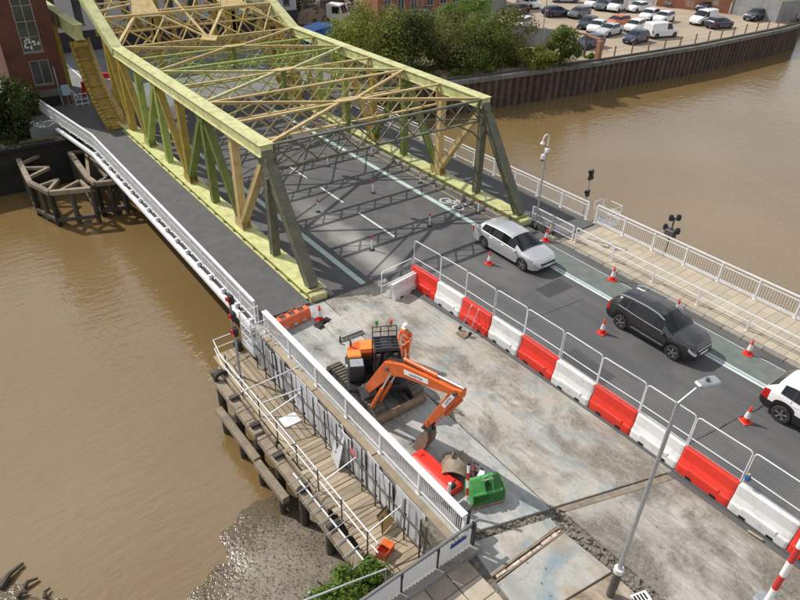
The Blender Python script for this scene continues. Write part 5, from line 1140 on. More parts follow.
# rams
def ram(a, b, r, nm, w=0.): 
    a = a + sx*w; b = b + sx*w; c_ = a.lerp(b, .58); t = EX(MB().tube([a, c_], r, 10), nm, ORANGE if r > .06 else DARKST, smooth=.8); EX(MB().tube([c_, b], r*.55, 8), 'rod', CHROME, t, smooth=.8)
for s in (-.21, .21): ram(BB + Vector((0, -.45, -.35)), AP.lerp(AP2, .3) - Vector((0, 0, .12)), .065, 'boom_ram', s)
ram(AP2 + Vector((0, .1, .34)), TP + Vector((0, -.22, .26)), .07, 'stick_ram')
hv = (TP-AT).normalized(); hn = hv.cross(sx).normalized()
if hn.y > 0: hn = -hn
stick = EX(plate([TP + hv*.30 + hn*.10, TP + hn*.24, TP.lerp(AT, .35) + hn*.16, AT + hn*.10, AT - hn*.09 - hv*.05, TP.lerp(AT, .3) - hn*.14, TP - hn*.18], .25), 'stick', ORANGE, bevel=.02)
ram(TP + hn*.24 - hv*.15, TP.lerp(AT, .86) + hn*.20, .062, 'bucket_ram')
lk = AT + hn*.28; EX(MB().beam(TP.lerp(AT, .84) - sx*.1, lk - sx*.1, .05, .09), 'link', DARKST); EX(MB().beam(TP.lerp(AT, .84) + sx*.1, lk + sx*.1, .05, .09), 'link', DARKST)
# bucket: curled shell
c0 = AT + Vector((0, 0, -.06)); f = bd
prof = [(0.08, 0.0), (.20, -.10), (.24, -.34), (.18, -.66), (.04, -.96), (-.20, -1.14), (-.42, -1.16)]
shell = [c0 + f*a*-1*-1 + Vector((0, 0, b)) for a, b in prof]
m = MB(); bw = .21
inn = [p + (c0 + Vector((0, 0, -.55)) - p).normalized()*.035 for p in shell]
for a, b, a2, b2 in zip(shell[:-1], shell[1:], inn[:-1], inn[1:]):
    m.add([a-sx*bw, a+sx*bw, b+sx*bw, b-sx*bw, a2-sx*bw, a2+sx*bw, b2+sx*bw, b2-sx*bw], [(0, 1, 2, 3), (7, 6, 5, 4), (0, 3, 7, 4), (1, 5, 6, 2), (0, 4, 5, 1), (3, 2, 6, 7)])
bkt = EX(m, 'bucket', WORN, smooth=.5)
for s in (-1, 1): EX(MB().prism([p + sx*s*bw for p in shell] + [c0 + f*-.22 + Vector((0, 0, -.55)) + sx*s*bw], sx*s*.03), 'side_plate', WORN, bkt)
for k in range(4): e = shell[-1] + sx*(-.165+k*.11); EX(MB().beam(e, e + f*-.16 + Vector((0, 0, .02)), .07, .05), 'tooth', DARKST, bkt)
EX(MB().beam(c0 + sx*-.12, c0 + f*.25 + Vector((0, 0, .02)) + sx*-.12, .05, .2), 'hitch', DARKST, bkt); EX(MB().beam(c0 + sx*.12, c0 + f*.25 + Vector((0, 0, .02)) + sx*.12, .05, .2), 'hitch', DARKST, bkt)
# hoses
for k in range(3): EX(MB().tube([BB + Vector((0, -.1, .3)) + sx*(.08*k-.08), AP + Vector((0, .1, .30)) + sx*(.06*k-.06), AP2 + Vector((0, 0, .29)) + sx*(.05*k-.05), AP2.lerp(TP, .35) + Vector((0, 0, .27)) + sx*(.05*k-.05)], .018, 5), 'hose', BLACK, boom)
# name plates on boom and stick: white plates with dark blue lettering
def text_part(s, size, mat, parent, mtx):
    cu = bpy.data.curves.new('lettering', 'FONT'); cu.body = s; cu.size = size; cu.extrude = .002; cu.align_x = 'CENTER'; cu.align_y = 'CENTER'
    tmp = bpy.data.objects.new('lettering_tmp', cu); COL.objects.link(tmp); bpy.context.view_layer.update()
    me = bpy.data.meshes.new_from_object(tmp.evaluated_get(bpy.context.evaluated_depsgraph_get())); bpy.data.objects.remove(tmp)
    me.name = 'lettering'; me.materials.clear(); me.materials.append(mat); me.transform(mtx)
    return obj('lettering', me, parent)
side = sx if sx.x < 0 else -sx       # the side that faces the river and the camera
def nameplate(a, b, h, parent, word):
    d = (b-a).normalized(); n = side; u = n.cross(d).normalized(); u = u if u.z > 0 else -u
    if d.cross(u).dot(n) < 0: d = -d
    c_ = (a+b)/2 + n*.156; l = (b-a).length
    m = MB(); m.beam(c_ - d*l/2, c_ + d*l/2, .012, h, up=u); pl = EX(m, 'name_plate', WHITE_S, parent)
    mt = Matrix(((d.x, u.x, n.x, (c_+n*.009).x), (d.y, u.y, n.y, (c_+n*.009).y), (d.z, u.z, n.z, (c_+n*.009).z), (0, 0, 0, 1)))
    text_part(word, h*.75, BLUES, pl, mt)
nameplate(AP2.lerp(TP, .02), AP2.lerp(TP, .50), .17, boom, 'LANDTRA')
nameplate(TP.lerp(AT, .05), TP.lerp(AT, .36), .14, stick, 'LANDTRA')
# ================================================================== attachments and loose plant
GBK = at(484, 492); gb = thing('digger_bucket', 'green wide digger bucket with muddy lip standing on the concrete', 'bucket', (10.42, 8.95, 0), -.32)
prof = [(.30, .62), (.34, .40), (.28, .16), (.08, .02), (-.18, .0), (-.36, .06)]
m = MB(); bw = .52
inn = [(y*.9, z*.9+.04) for y, z in prof]
for (a, b), (c_, d), (e, f_), (g, h) in zip(prof[:-1], prof[1:], inn[:-1], inn[1:]):
    m.add([(-bw, a, b), (bw, a, b), (bw, c_, d), (-bw, c_, d), (-bw, e, f_), (bw, e, f_), (bw, g, h), (-bw, g, h)], [(0, 1, 2, 3), (7, 6, 5, 4), (0, 3, 7, 4), (1, 5, 6, 2), (0, 4, 5, 1), (3, 2, 6, 7)])
# bucket lying mouth down: roll the profile over
for i, p in enumerate(m.v): m.v[i] = (p[0], -p[1], .66 - p[2])
m.build('shell', GREENB, gb, smooth=.4)
for s in (-1, 1): MB().prism([(s*bw, -y, .66-z) for y, z in prof] + [(s*bw, .30, .05)], (s*.03, 0, 0)).build('side_plate', GREENB, gb)
MB().box(-bw-.02, bw+.02, -.38, -.30, .0, .10).build('muddy_lip', RUST, gb, bevel=.02)
MB().box(-.46, .46, -.30, -.2, .46, .54).build('stiffener', GREENB, gb, bevel=.02)
for s in (-1, 1):
    MB().prism([(s*.14-.02, -.28, .62), (s*.14-.02, .15, .67), (s*.14-.02, .12, .90), (s*.14-.02, -.10, .88)], (.04, 0, 0)).build('hitch_ear', GREENB, gb)
MB().tube([(-.2, -.02, .82), (.2, -.02, .82)], .035, 8).build('pin', CHROME, gb)
# brown bucket lying on its side: half cylinder shell
bb = thing('digger_bucket', 'dusty brown round-backed bucket lying behind the red barrier', 'bucket', (10.32, 10.22, 0), .72)
m = MB(); n = 12; R_ = .50
for k in range(n):
    a0 = math.radians(-10 + 200*k/n); a1 = math.radians(-10 + 200*(k+1)/n)
    def P_(a, r, x): return (x, r*math.cos(a), .06 + r*max(0, math.sin(a))*.92)
    m.add([P_(a0, R_, -.45), P_(a0, R_, .45), P_(a1, R_, .45), P_(a1, R_, -.45), P_(a0, R_-.04, -.45), P_(a0, R_-.04, .45), P_(a1, R_-.04, .45), P_(a1, R_-.04, -.45)], [(0, 1, 2, 3), (7, 6, 5, 4), (0, 3, 7, 4), (1, 5, 6, 2)])
m.build('shell', WORN, bb, smooth=.6)
MB().prism([(.44, (R_-.04)*math.cos(math.radians(a)), .06+(R_-.04)*math.sin(math.radians(a))*.92) for a in range(0, 181, 20)], (.03, 0, 0)).build('end_plate', WORN, bb)
for s in (-.15, .15): MB().box(.1, .42, s-.02, s+.02, .5, .66).build('hitch_ear', WORN, bb)
# breaker / tools behind the green bucket
o = thing('hydraulic_breaker', 'black hydraulic attachment with hoses behind the green bucket', 'attachment', (10.55, 9.45, 0), .5)
MB().box(-.35, .2, -.16, .16, .05, .42).build('body', BLACK, o, bevel=.04); MB().box(-.1, .22, -.17, .0, .425, .47).build('white_plate', WHITE_S, o); MB().tube([(.2, 0, .22), (.55, .02, .18)], .05, 8).build('chisel', DARKST, o)
for k in range(3): MB().tube([(-.2+k*.15, .1, .4), (-.1+k*.2, .25, .62), (.1+k*.15, .1, .45)], .022, 6).build('hose', REDM if k == 1 else BLACK, o)
# post, striped pole, bin by the fence corner
o = thing('litter_bin', 'black square bin at the fence corner', 'bin', (9.12, 8.52, 0), .1)
MB().prism([(-.17, -.17, 0), (.17, -.17, 0), (.17, .17, 0), (-.17, .17, 0)], (0, 0, .86)).build('body', BLACK, o, bevel=.03); MB().box(-.19, .19, -.19, .19, .862, .93).build('lid', DARKST, o, bevel=.03); MB().box(-.11, .11, -.195, -.17, .66, .8).build('opening', DARKST, o)
o = thing('striped_pole', 'red and white striped pole leaning up beside the black bin', 'pole', (9.5, 8.72, 0))
for k in range(7): MB().tube([(.03*k-.03, .05*k, .26*k), (.03*(k+1)-.03, .05*(k+1), .26*(k+1))], .045, 10).build('band', WHITE_S if k % 2 == 0 else REDM, o, smooth=.8)
MB().ball((.18, .35, 1.86), .055, 6).build('tip', BLACK, o)
o = thing('marker_post', 'plain white marker post between the fallen red barrier and striped pole', 'post', (9.3, 9.38, 0))
MB().tube([(0, 0, 0), (0, 0, .98)], .05, 8).build('tube', WHPL, o, smooth=.8); MB().ball((.16, .02, .72), .12, 6, (1, .8, 1)).build('lamp', BLACK, o); MB().box(-.14, .14, -.14, .14, 0, .05).build('foot', BLACK, o)
# concrete hatch / steel plate near the excavator
o = thing('steel_plate', 'pale square cover slab raised on the concrete behind the excavator', 'cover slab', tuple(at(343, 329)), -.04)
MB().box(-.6, .6, -.75, .75, .0, .10).build('slab', CONC_B, o, bevel=.02); MB().box(-.45, .55, -.72, -.62, .1, .14).build('lifting_bar', DARKST, o, bevel=.01); MB().box(-.45, .5, -.5, .55, .102, .115).build('inset_plate', CONC_A, o)
# trolley leaning on the white barrier
o = thing('sack_truck', 'bare metal two-handled trolley leaning on a white barrier', 'trolley', (15.78, 15.75, .03), .1)
for s in (-.22, .22): MB().tube([(-.22, s, .05), (.28, s*.9, 1.05), (.34, s*.9, 1.10)], .018, 6).build('handle', GALV, o)
for z in (.3, .7): MB().tube([(-.22+z*.5, -.2, z), (-.22+z*.5, .2, z)], .014, 6).build('cross_bar', GALV, o)
MB().box(-.5, -.2, -.25, .25, .01, .03).build('toe_plate', RUST, o)
for s in (-.28, .28): MB().lathe([(.001, -.03), (.1, -.03), (.1, .03), (.001, .03)], (-.2, s, .11), 12, 'y').build('wheel', RUBBER, o)
q = MB().box(-.03, .03, -.2, .25, 0, .05).build('timber_baton', WOOD, bevel=.005); q.location = (16.02, 3.15, .036); q.rotation_euler = (0, 0, .1); tag(q, 'short pale timber baton on the ground by a white barrier', 'timber')
# ================================================================== person in hi-vis beside the cab
def person(loc, rz):
    o = thing('person', 'person in orange hi-vis suit and white helmet standing by the excavator cab', 'person', loc, rz)
    # x forward
    J = {'pel': (0, 0, .95, .15, .12), 'sp': (.01, 0, 1.15, .15, .115), 'ch': (.0, 0, 1.36, .18, .125), 'nk': (.02, 0, 1.50, .065, .06), 'hd': (.05, 0, 1.60, .085, .09), 'ht': (.06, 0, 1.72, .075, .08)}
    for s, k in ((1, 'l'), (-1, 'r')):
        J.update({'hp'+k: (0, s*.10, .90, .105, .105), 'kn'+k: (.05 if s > 0 else -.02, s*.13, .50, .075, .075), 'an'+k: (.0 if s > 0 else -.08, s*.14, .10, .055, .055), 'to'+k: (.15 if s > 0 else .07, s*.16, .05, .045, .04),
                  'sh'+k: (0, s*.20, 1.42, .075, .075), 'el'+k: (.05, s*.29, 1.16, .055, .055), 'wr'+k: (.27, s*.17, 1.06, .042, .04)})
    E = [('pel', 'sp'), ('sp', 'ch'), ('ch', 'nk'), ('nk', 'hd'), ('hd', 'ht')]
    for k in 'lr': E += [('pel', 'hp'+k), ('hp'+k, 'kn'+k), ('kn'+k, 'an'+k), ('an'+k, 'to'+k), ('ch', 'sh'+k), ('sh'+k, 'el'+k), ('el'+k, 'wr'+k)]
    ks = list(J); me = bpy.data.meshes.new('body'); me.from_pydata([J[k][:3] for k in ks], [(ks.index(a), ks.index(b)) for a, b in E], [])
    b = obj('body', me, o); me.materials.append(HIVIS); me.materials.append(SKIN); me.materials.append(BLACK); me.materials.append(SILVERT)
    sk = b.modifiers.new('skin', 'SKIN'); sv = me.skin_vertices[0].data
    for i, k in enumerate(ks): sv[i].radius = J[k][3:]; sv[i].use_root = (k == 'pel')
    b.modifiers.new('sub', 'SUBSURF').levels = 2
    bpy.context.view_layer.update()
    m2 = bpy.data.meshes.new_from_object(b.evaluated_get(bpy.context.evaluated_depsgraph_get())); b.modifiers.clear(); b.data = m2; m2.name = 'body'
    if len(m2.materials) < 4:
        m2.materials.clear()
        for x in (HIVIS, SKIN, BLACK, SILVERT): m2.materials.append(x)
    for p in m2.polygons:
        c_ = p.center; p.use_smooth = True
        p.material_index = 1 if (c_.z > 1.485) else (2 if c_.z < .12 else (3 if (.42 < c_.z < .48 or 1.02 < c_.z < 1.06 and abs(c_.y) < .2 or 1.24 < c_.z < 1.29) else 0))
    h = MB().lathe([(.135, 1.675), (.125, 1.70), (.12, 1.76), (.085, 1.82), (.001, 1.845)], (.055, 0, 0), 14).build('helmet', WHITE_S, o, smooth=1); MB().box(.10, .23, -.09, .09, 1.672, 1.685).build('peak', WHITE_S, h, bevel=.004)
    # face: nose, eyes, mouth
    MB().ball((.142, 0, 1.61), .018, 5, (1, .8, 1.3)).build('nose', SKIN, o, smooth=1)
    for s in (-1, 1): MB().ball((.128, s*.032, 1.64), .012, 4).build('eye', BLACK, o); MB().ball((.04, s*.09, 1.62), .025, 5, (.7, .4, 1.2)).build('ear', SKIN, o, smooth=1)
    MB().box(.118, .134, -.025, .025, 1.565, 1.572).build('mouth', REDM, o)
    for s in (-1, 1):
        hd = MB(); w0 = Vector((.27, s*.17, 1.06)); d = Vector((.9, -s*.35, -.15)).normalized(); sd = Vector((d.y, -d.x, 0)).normalized()
        hd.beam(w0, w0 + d*.09, .085, .03); g = hd.build('palm', SKIN, o, bevel=.012)
        for k, l in enumerate((.065, .078, .072, .055)):
            a = w0 + d*.085 + sd*(-.03+.02*k); MB().tube([a, a + d*l*.55, a + d*l*.9 + Vector((0, 0, -.025))], .0085, 5).build('finger', SKIN, g, smooth=1)
        t0 = w0 + d*.03 + sd*(.04*s); MB().tube([t0, t0 + d*.03 + sd*(.03*s), t0 + d*.065 + sd*(.03*s) + Vector((0, 0, -.01))], .0095, 5).build('thumb', SKIN, g, smooth=1)
    return o
person((12.45, 15.75, 0), math.radians(195))
# blue glove hung on the mesh
q = MB().ball((0, 0, 0), .10, 6, (.5, 1, 1.3)).build('cloth_bag', NAVY_CLOTH, smooth=1); q.location = (16.40, 4.1, 1.45); tag(q, 'small blue cloth bag tied to a mesh panel near the right edge', 'bag')
MB().ball((0, 0, 0), .04, 5).build('tie', YELLOWS, q, loc=(0, 0, .15))
# ================================================================== poles
o = thing('street_lamp', 'tall grey street lamp with flat head rising from the broken concrete', 'street lamp', (11.0, 4.53, -.05))
HD = at(703, 382, 7.45) - Vector((11.0, 4.53, -.05)); TPL = Vector((0, 0, 7.05))
MB().tube([(0, 0, 0), (0, 0, 1.12)], .105, 12).build('base_section', DARKST, o, smooth=.8); MB().tube([(0, 0, 1.12), (0, 0, 7.06)], .062, 12, .045).build('pole', GALV, o, smooth=.8); MB().tube([(0, 0, 1.06), (0, 0, 1.22)], .13, 12).build('collar', WHITE, o, smooth=.8)
MB().box(.1, .112, -.09, .09, .25, .85).build('door', GALV, o)
dh = Vector((HD.x, HD.y, 0)).normalized(); e0 = Vector((HD.x, HD.y, 7.36)) - dh*.12
MB().tube([TPL, e0], .032, 8).build('arm', GALV, o, smooth=.8)
ln = Vector((-dh.y, dh.x, 0)); m = MB(); c_ = Vector((HD.x, HD.y, 7.40))
poly = [c_ - dh*.14 - ln*.10, c_ - dh*.14 + ln*.10, c_ + dh*.28 + ln*.15, c_ + dh*.42 + ln*.12, c_ + dh*.42 - ln*.12, c_ + dh*.28 - ln*.15]
m.prism(poly, (0, 0, .10)); hd = m.build('lamp_head', GALV, o, bevel=.03)
MB().lathe([(.045, .10), (.045, .16), (.001, .165)], c_ + dh*.12, 10).build('photocell', DARKST, hd); MB().prism([p - Vector((0, 0, .012)) for p in [c_ - ln*.09, c_ + ln*.09, c_ + dh*.34 + ln*.1, c_ + dh*.34 - ln*.1]], (0, 0, .011)).build('lens', LAMPW, hd)
o = thing('camera_pole', 'slim pole with white swan-neck lamp and dome camera by the guard rail', 'camera pole', (25.2, 20.85, .05))
MB().tube([(0, 0, 0), (0, 0, 4.65)], .05, 8, .04).build('pole', GALV, o, smooth=.8)
MB().tube([(0, 0, 4.6), (0, 0, 5.0)] + [(-.2+.2*math.cos(a), .05*0, 5.05+.22*math.sin(a)) for a in [math.radians(k*22) for k in range(9)]] + [(-.42, 0, 4.95)], .032, 8).build('swan_neck', WHITE, o, smooth=1)
MB().lathe([(.03, .12), (.05, .06), (.13, -.06), (.001, -.05)], (-.42, 0, 4.9), 10).build('lantern', WHITE, o, smooth=.8)
MB().tube([(0, 0, 4.25), (-.32, -.1, 4.35)], .03, 6).build('camera_arm', WHITE, o); d_ = MB().lathe([(.001, .16), (.09, .14), (.12, .0), (.11, -.1)], (-.38, -.12, 4.15), 12).build('camera_housing', WHITE, o, smooth=.9); MB().ball((-.38, -.12, 4.04), .1, 7).build('dome', GLASS, d_, smooth=1)
MB().box(-.09, .12, -.1, .1, 4.3, 4.5).build('junction_box', WHITE, o, bevel=.02)
o = thing('river_signal', 'slim dark river signal pole behind the right railing near the rail cage', 'signal', (28.75, 20.45, -.4))
MB().tube([(0, 0, 0), (0, 0, 3.2)], .04, 8).build('pole', GALV, o, smooth=.8)
for z in (2.95, 1.75): h = MB().box(-.08, .1, -.1, .1, z-.2, z+.2).build('signal_head', BLACK, o, bevel=.02); MB().lathe([(.07, 0), (.085, -.1)], (-.09, 0, z+.08), 9, 'x').build('lens_hood', BLACK, h)
MB().box(-.15, .2, -.06, .06, 2.55, 2.75).build('bracket', BLACK, o)
o = thing('navigation_light', 'cluster of black lamps on a short bracket outside the right railing', 'lamp', (28.85, 15.1, -.3))
MB().tube([(0, 0, 0), (0, 0, 2.3)], .045, 8).build('pole', DARKST, o)
for dx, dy, z in ((-.15, .1, 2.3), (.2, -.1, 2.3), (0, -.35, 1.7), (.0, .35, 1.65)): MB().tube([(0, 0, z-.1), (dx, dy, z)], .025, 6).build('bracket', DARKST, o); MB().lathe([(.001, -.14), (.11, -.14), (.13, .0), (.10, .14), (.001, .16)], (dx, dy, z), 10).build('lamp', BLACK, o, smooth=.6)
MB().box(-.2, .2, -.25, .25, 1.2, 1.65).build('control_box', DARKST, o, bevel=.03)
# raised striped boom at the bottom right corner
o = thing('barrier_boom', 'raised red and white striped boom at the bottom right corner', 'boom', (13.5, 1.78, 0))
MB().box(-.22, .22, -.28, .28, 0, .95).build('housing', GALV, o, bevel=.04)
for k in range(7): MB().tube([(.0, 0, .95+k*.55), (.0, 0, 1.5+k*.55)], .078, 12).build('band', REDM if k % 2 else WHITE_S, o, smooth=.8)
o = thing('number_board', 'small white sign with black bars lying in the rubble by the street lamp', 'sign', tuple(at(641, 598, .02)), -.3)
MB().box(-.25, .25, -.15, .15, 0, .03).build('board', WHITE_S, o, bevel=.006)
for k in range(4): MB().box(-.2+k*.1, -.14+k*.1, -.1, .1, .031, .034).build('bar', BLACK, o)
# ================================================================== vegetation
def foliage(mb, c, rad, n, leaf, seed, clumps=14):
    r = random.Random(seed); c = Vector(c); cl = []
    for i in range(clumps):
        while True:
            p = Vector((r.uniform(-1, 1), r.uniform(-1, 1), r.uniform(-.9, 1)))
            if .25 < p.length < .95: break
        cl.append((Vector((p.x*rad[0], p.y*rad[1], p.z*rad[2])), r.uniform(.26, .48)))
    cl.append((Vector((0, 0, -.1*rad[2])), .62))
    for i in range(n):
        q, s = r.choice(cl); d = Vector((r.gauss(0, 1), r.gauss(0, 1), r.gauss(0, 1))).normalized() * (r.uniform(.45, 1.08))
        p = c + q + Vector((d.x*rad[0]*s, d.y*rad[1]*s, d.z*rad[2]*s))
        nn = (d + Vector((r.uniform(-.6, .6), r.uniform(-.6, .6), r.uniform(-.1, .9)))).normalized(); t = nn.cross(Vector((r.uniform(-1, 1), r.uniform(-1, 1), r.uniform(-1, 1)))).normalized(); b = nn.cross(t); L = leaf*r.uniform(.6, 1.35); w_ = L*r.uniform(.35, .6)
        mb.add([p - t*L*.5, p - t*L*.05 + b*w_*.5, p + t*L*.5, p - t*L*.05 - b*w_*.5], [(0, 1, 2, 3)])
    return cl
def tree(name, label, base, rad, h, mat, seed, n=3800, leaf=.32, cat='tree', group=None, clumps=24):
    o = thing(name, label, cat, base, group=group); m = MB(); cl = foliage(m, (0, 0, h), rad, n, leaf, seed, clumps); m.build('crown', mat, o)
    t = MB(); r = random.Random(seed+1); t.tube([(0, 0, -.2), (.08, .05, h*.5), (0, 0, h)], .05*abs(h)**.5*1.6, 7, .05)
    for q, s in cl[:7]: t.tube([(0, 0, h*.35), Vector((q.x*.4, q.y*.4, h*.7 + q.z*.2)), Vector((q.x*.85, q.y*.85, h + q.z*.85))], .07, 5, .02)
    t.build('trunk', BARK, o); return o
G = 'bushes and trees on the far bank'
TREES = [((374, 72), (5.0, 4.4, 3.3), 2.8, LEAF_Y, 'round yellow-green tree directly behind the right truss top', 5200),
 ((346, 58), (2.2, 2.0, 1.5), 1.2, LEAF_M, 'low green bush left of the round yellow-green tree', 1400),
 ((412, 70), (4.0, 3.6, 2.9), 2.4, LEAF_D, 'dark bush right of the round yellow-green tree', 3600),
 ((438, 66), (4.2, 3.6, 2.7), 2.3, LEAF_B, 'olive-brown bush in the middle of the far bank thicket', 3600),
 ((478, 66), (4.4, 3.8, 3.2), 2.6, LEAF_M, 'large green bush above the end of the pale quay path', 4600),
 ((503, 62), (3.2, 3.0, 2.7), 2.2, LEAF_B, 'bush at the right end of the large thicket', 3000),
 ((536, 68), (2.1, 1.7, 1.3), 1.1, LEAF_Y, 'low yellow-green bush at the quay edge, left of a taller bush', 1800),
 ((560, 64), (2.2, 1.8, 1.9), 1.7, LEAF_M, 'taller green bush at the quay edge beside the brown gate frame', 2200),
 ((466, 34), (3.6, 3.0, 2.2), 2.6, LEAF_G, 'pale feathery tree below the brick terraces', 2600),
 ((425, 40), (4.6, 4.0, 1.5), 1.2, LEAF_Y, 'low bright bush behind the thicket, near the teal car', 2600),
 ((400, 32), (4.2, 3.6, 1.7), 1.6, LEAF_B, 'brownish tree beside the brick house gable', 2600),
 ((318, 4), (5.5, 4, 3.2), 2.8, LEAF_D, 'dark tree behind the scrap heap, left one', 2600),
 ((352, 2), (6, 4, 3.4), 3.0, LEAF_M, 'green tree behind the scrap heap, middle one', 2600),
 ((392, 4), (6, 4, 3.4), 3.2, LEAF_M, 'green tree at the top edge left of the brick house', 2600),
 ((290, 12), (3.5, 3, 2.8), 2.6, LEAF_D, 'dark tree beside the raised right chord', 2000)]
for k, (px, rad, h, mat, lab, n) in enumerate(TREES):
    b = at(*px, ZQ); tree('bush' if h < 2.5 else 'tree', lab, tuple(b), rad, h, mat, 100+k, int(n*2.3), .27, 'bush' if h < 2.5 else 'tree', G)
for k, (px, py, sx_, mt) in enumerate([(452, 76, 1.0, LEAF_Y), (470, 75, .8, LEAF_Y), (492, 72, .9, LEAF_Y), (420, 82, 1.2, LEAF_M), (432, 80, .8, LEAF_B), (515, 66, .9, LEAF_Y), (590, 58, .7, LEAF_G)]):
    b = at(px, py, ZQ); o = tree('shrub', f'small grassy shrub along the quay path, {ORD[k]} in the row' if k < 6 else 'low green weeds at the foot of the brown gate frame', tuple(b), (sx_*1.1, sx_*.8, sx_*.5), sx_*.4, mt, 200+k, 420, .26, 'bush', G, 8)
for k, (x, y, rad, h, mt, lab) in enumerate([(5.2, 53.5, (2.2, 1.6, 2.6), 2.0, LEAF_D, 'dark green tree under the brick control house'), (2.2, 54.5, (2.8, 2.2, 2.8), 2.0, LEAF_D, 'dark tree at the left edge above the timber dolphins'), (6.6, 55.6, (1.0, .8, 1.5), 1.6, LEAF_B, 'brown-green creeper against the brick control house'), (-1.5, 56, (3, 2.4, 3.2), 2.6, LEAF_D, 'dark tree outside the left edge of the picture'), (4.3, 51.6, (2.6, .9, 1.5), -1.0, LEAF_D, 'dark ivy hanging down the stone river wall')]):
    tree('tree' if k != 4 else 'ivy', lab, (x, y, -.8), rad, h, mt, 300+k, 4200 if k < 2 else 2200, .3, 'tree' if k != 4 else 'plant', 'dark trees below the control house')
# bush at the bottom by the jetty, leaves large in view
o = thing('bush', 'bright green leafy bush between the mud and the jetty end', 'bush', tuple(at(347, 588, -1.9))); m = MB()
foliage(m, (0, 0, 0), (1.25, .95, .7), 5600, .13, 77, 22); m.build('leaves', LEAF_G, o)
m = MB(); r_ = random.Random(9)
for k in range(16): a = r_.uniform(0, 6.28); m.tube([(0, 0, -1.6), (math.cos(a)*.5, math.sin(a)*.4, -.3), (math.cos(a)*1.0, math.sin(a)*.8, .3)], .03, 5, .008)
m.build('stems', BARK, o)
o = thing('weed', 'small weed growing at the foot of the sheeting near the parapet', 'plant', (8.55, 8.75, -1.6)); m = MB(); foliage(m, (0, 0, .5), (.22, .35, .5), 300, .1, 78, 6); m.build('leaves', LEAF_M, o)
o = thing('weed', 'tuft of weeds between jetty end and corrugated parapet', 'plant', (7.3, 8.35, -1.4)); m = MB(); foliage(m, (0, 0, .5), (.5, .3, .45), 420, .1, 79, 8); m.build('leaves', LEAF_B, o)
# ================================================================== buildings
def building(name, label, x0, x1, y0, y1, z0, z1, wallmat, wins=(), roof=None, cat='building'):
    o = thing(name, label, cat, (x0, y0, z0)); W, D_, H_ = x1-x0, y1-y0, z1-z0
    MB().box(0, W, .12, D_, 0, H_).build('core', wallmat, o)
    # front skin with real openings: strips between windows
    cuts = sorted({0, W} | {v for w_ in wins for v in w_[:2]}); zs = sorted({0, H_} | {v for w_ in wins for v in w_[2:4]}); m = MB()
    for a, b in zip(cuts[:-1], cuts[1:]):
        for c_, d in zip(zs[:-1], zs[1:]):
            if not any(w_[0] <= a and b <= w_[1] and w_[2] <= c_ and d <= w_[3] for w_ in wins): m.box(a, b, 0, .118, c_, d)
    m.build('front_wall', wallmat, o)
    for w_ in wins:
        f = MB(); t = .06; f.box(w_[0], w_[1], .02, .10, w_[2], w_[2]+t); f.box(w_[0], w_[1], .02, .10, w_[3]-t, w_[3]); f.box(w_[0], w_[0]+t, .02, .10, w_[2]+t, w_[3]-t); f.box(w_[1]-t, w_[1], .02, .10, w_[2]+t, w_[3]-t)
        mid = (w_[0]+w_[1])/2; f.box(mid-.025, mid+.025, .03, .09, w_[2]+t, w_[3]-t); nz = max(1, int((w_[3]-w_[2])/.9))
        for k in range(1, nz): z = w_[2]+(w_[3]-w_[2])*k/nz; f.box(w_[0]+t, w_[1]-t, .032, .088, z-.02, z+.02)
        wn = f.build('window', w_[4] if len(w_) > 4 else WHITE, o); MB().box(w_[0]+t, w_[1]-t, .055, .065, w_[2]+t, w_[3]-t).build('pane', GLASSW, wn); MB().box(w_[0]-.08, w_[1]+.08, -.06, .1, w_[2]-.12, w_[2]-.002).build('sill', COPING, wn)
    if roof: MB().box(-.2, W+.2, -.2, D_+.2, H_, H_+.25).build('roof', roof, o)
    return o
TRIM = M('window_trim', (.34, .31, .27), rough=.7)
ch = building('control_house', 'narrow red brick control house with tall windows at the left top', 6.3, 10.05, 56.6, 63, -1.2, 10.5, BRICK, [(1.35, 2.7, 5.35, 9.6, TRIM), (1.5, 2.85, 2.95, 4.75, TRIM)], ROOFS)
MB().box(-.1, 3.8, -.08, .0, 2.25, 2.55).build('stone_band', COPING, ch); MB().box(1.2, 3.0, -.02, .02, 1.2, 2.15).build('doorway', BLACK, ch); MB().box(1.0, 3.2, -.1, -.02, 2.05, 2.24).build('lintel', COPING, ch)
MB().tube([(3.05, -.08, 1.2), (3.05, -.08, 4.2)], .06, 8).build('down_pipe', GALV, ch)
m = MB(); rr = random.Random(8)
for k in range(14): x = 1.5+rr.uniform(0, 1.05); z = 5.45+rr.uniform(0, .75); m.box(x, x+rr.uniform(.06, .2), .045, .052, z, z+rr.uniform(.08, .25))
m.build('window_papers', WHITE_S, ch)
o = thing('notice_board', 'pale blue notice board standing by the control house corner', 'sign', (9.75, 56.2, .04)); MB().tube([(0, 0, 0), (0, 0, 1.5)], .035, 6).build('post', GALV, o); MB().box(-.3, .3, -.04, 0, .8, 1.6).build('board', M('pale_blue', (.36, .48, .58), rough=.5), o)
o = thing('folding_gate', 'small white barrier gate on the far footway by the notice board', 'gate', (10.6, 55.6, .04))
for z in (.15, .5, .9): MB().tube([(-.45, 0, z), (.45, 0, z)], .03, 6).build('rail', WHITE, o)
for x in (-.45, .0, .45): MB().tube([(x, 0, 0), (x, 0, 1.0)], .03, 6).build('post', WHITE, o)
for k, (x, y) in enumerate([(12.2, 58.3), (13.1, 59.0), (14.2, 60.4)]):
    b = copy_tree(red if k % 2 == 0 else whi); place(b, ['red barrier on the far road nearest the control house', 'white barrier on the far road between two red ones', 'red barrier on the far road furthest from the control house'][k], (x, y, 0), .9); b['group'] = 'barriers on the far road'; b.scale = (1, 1, 1)
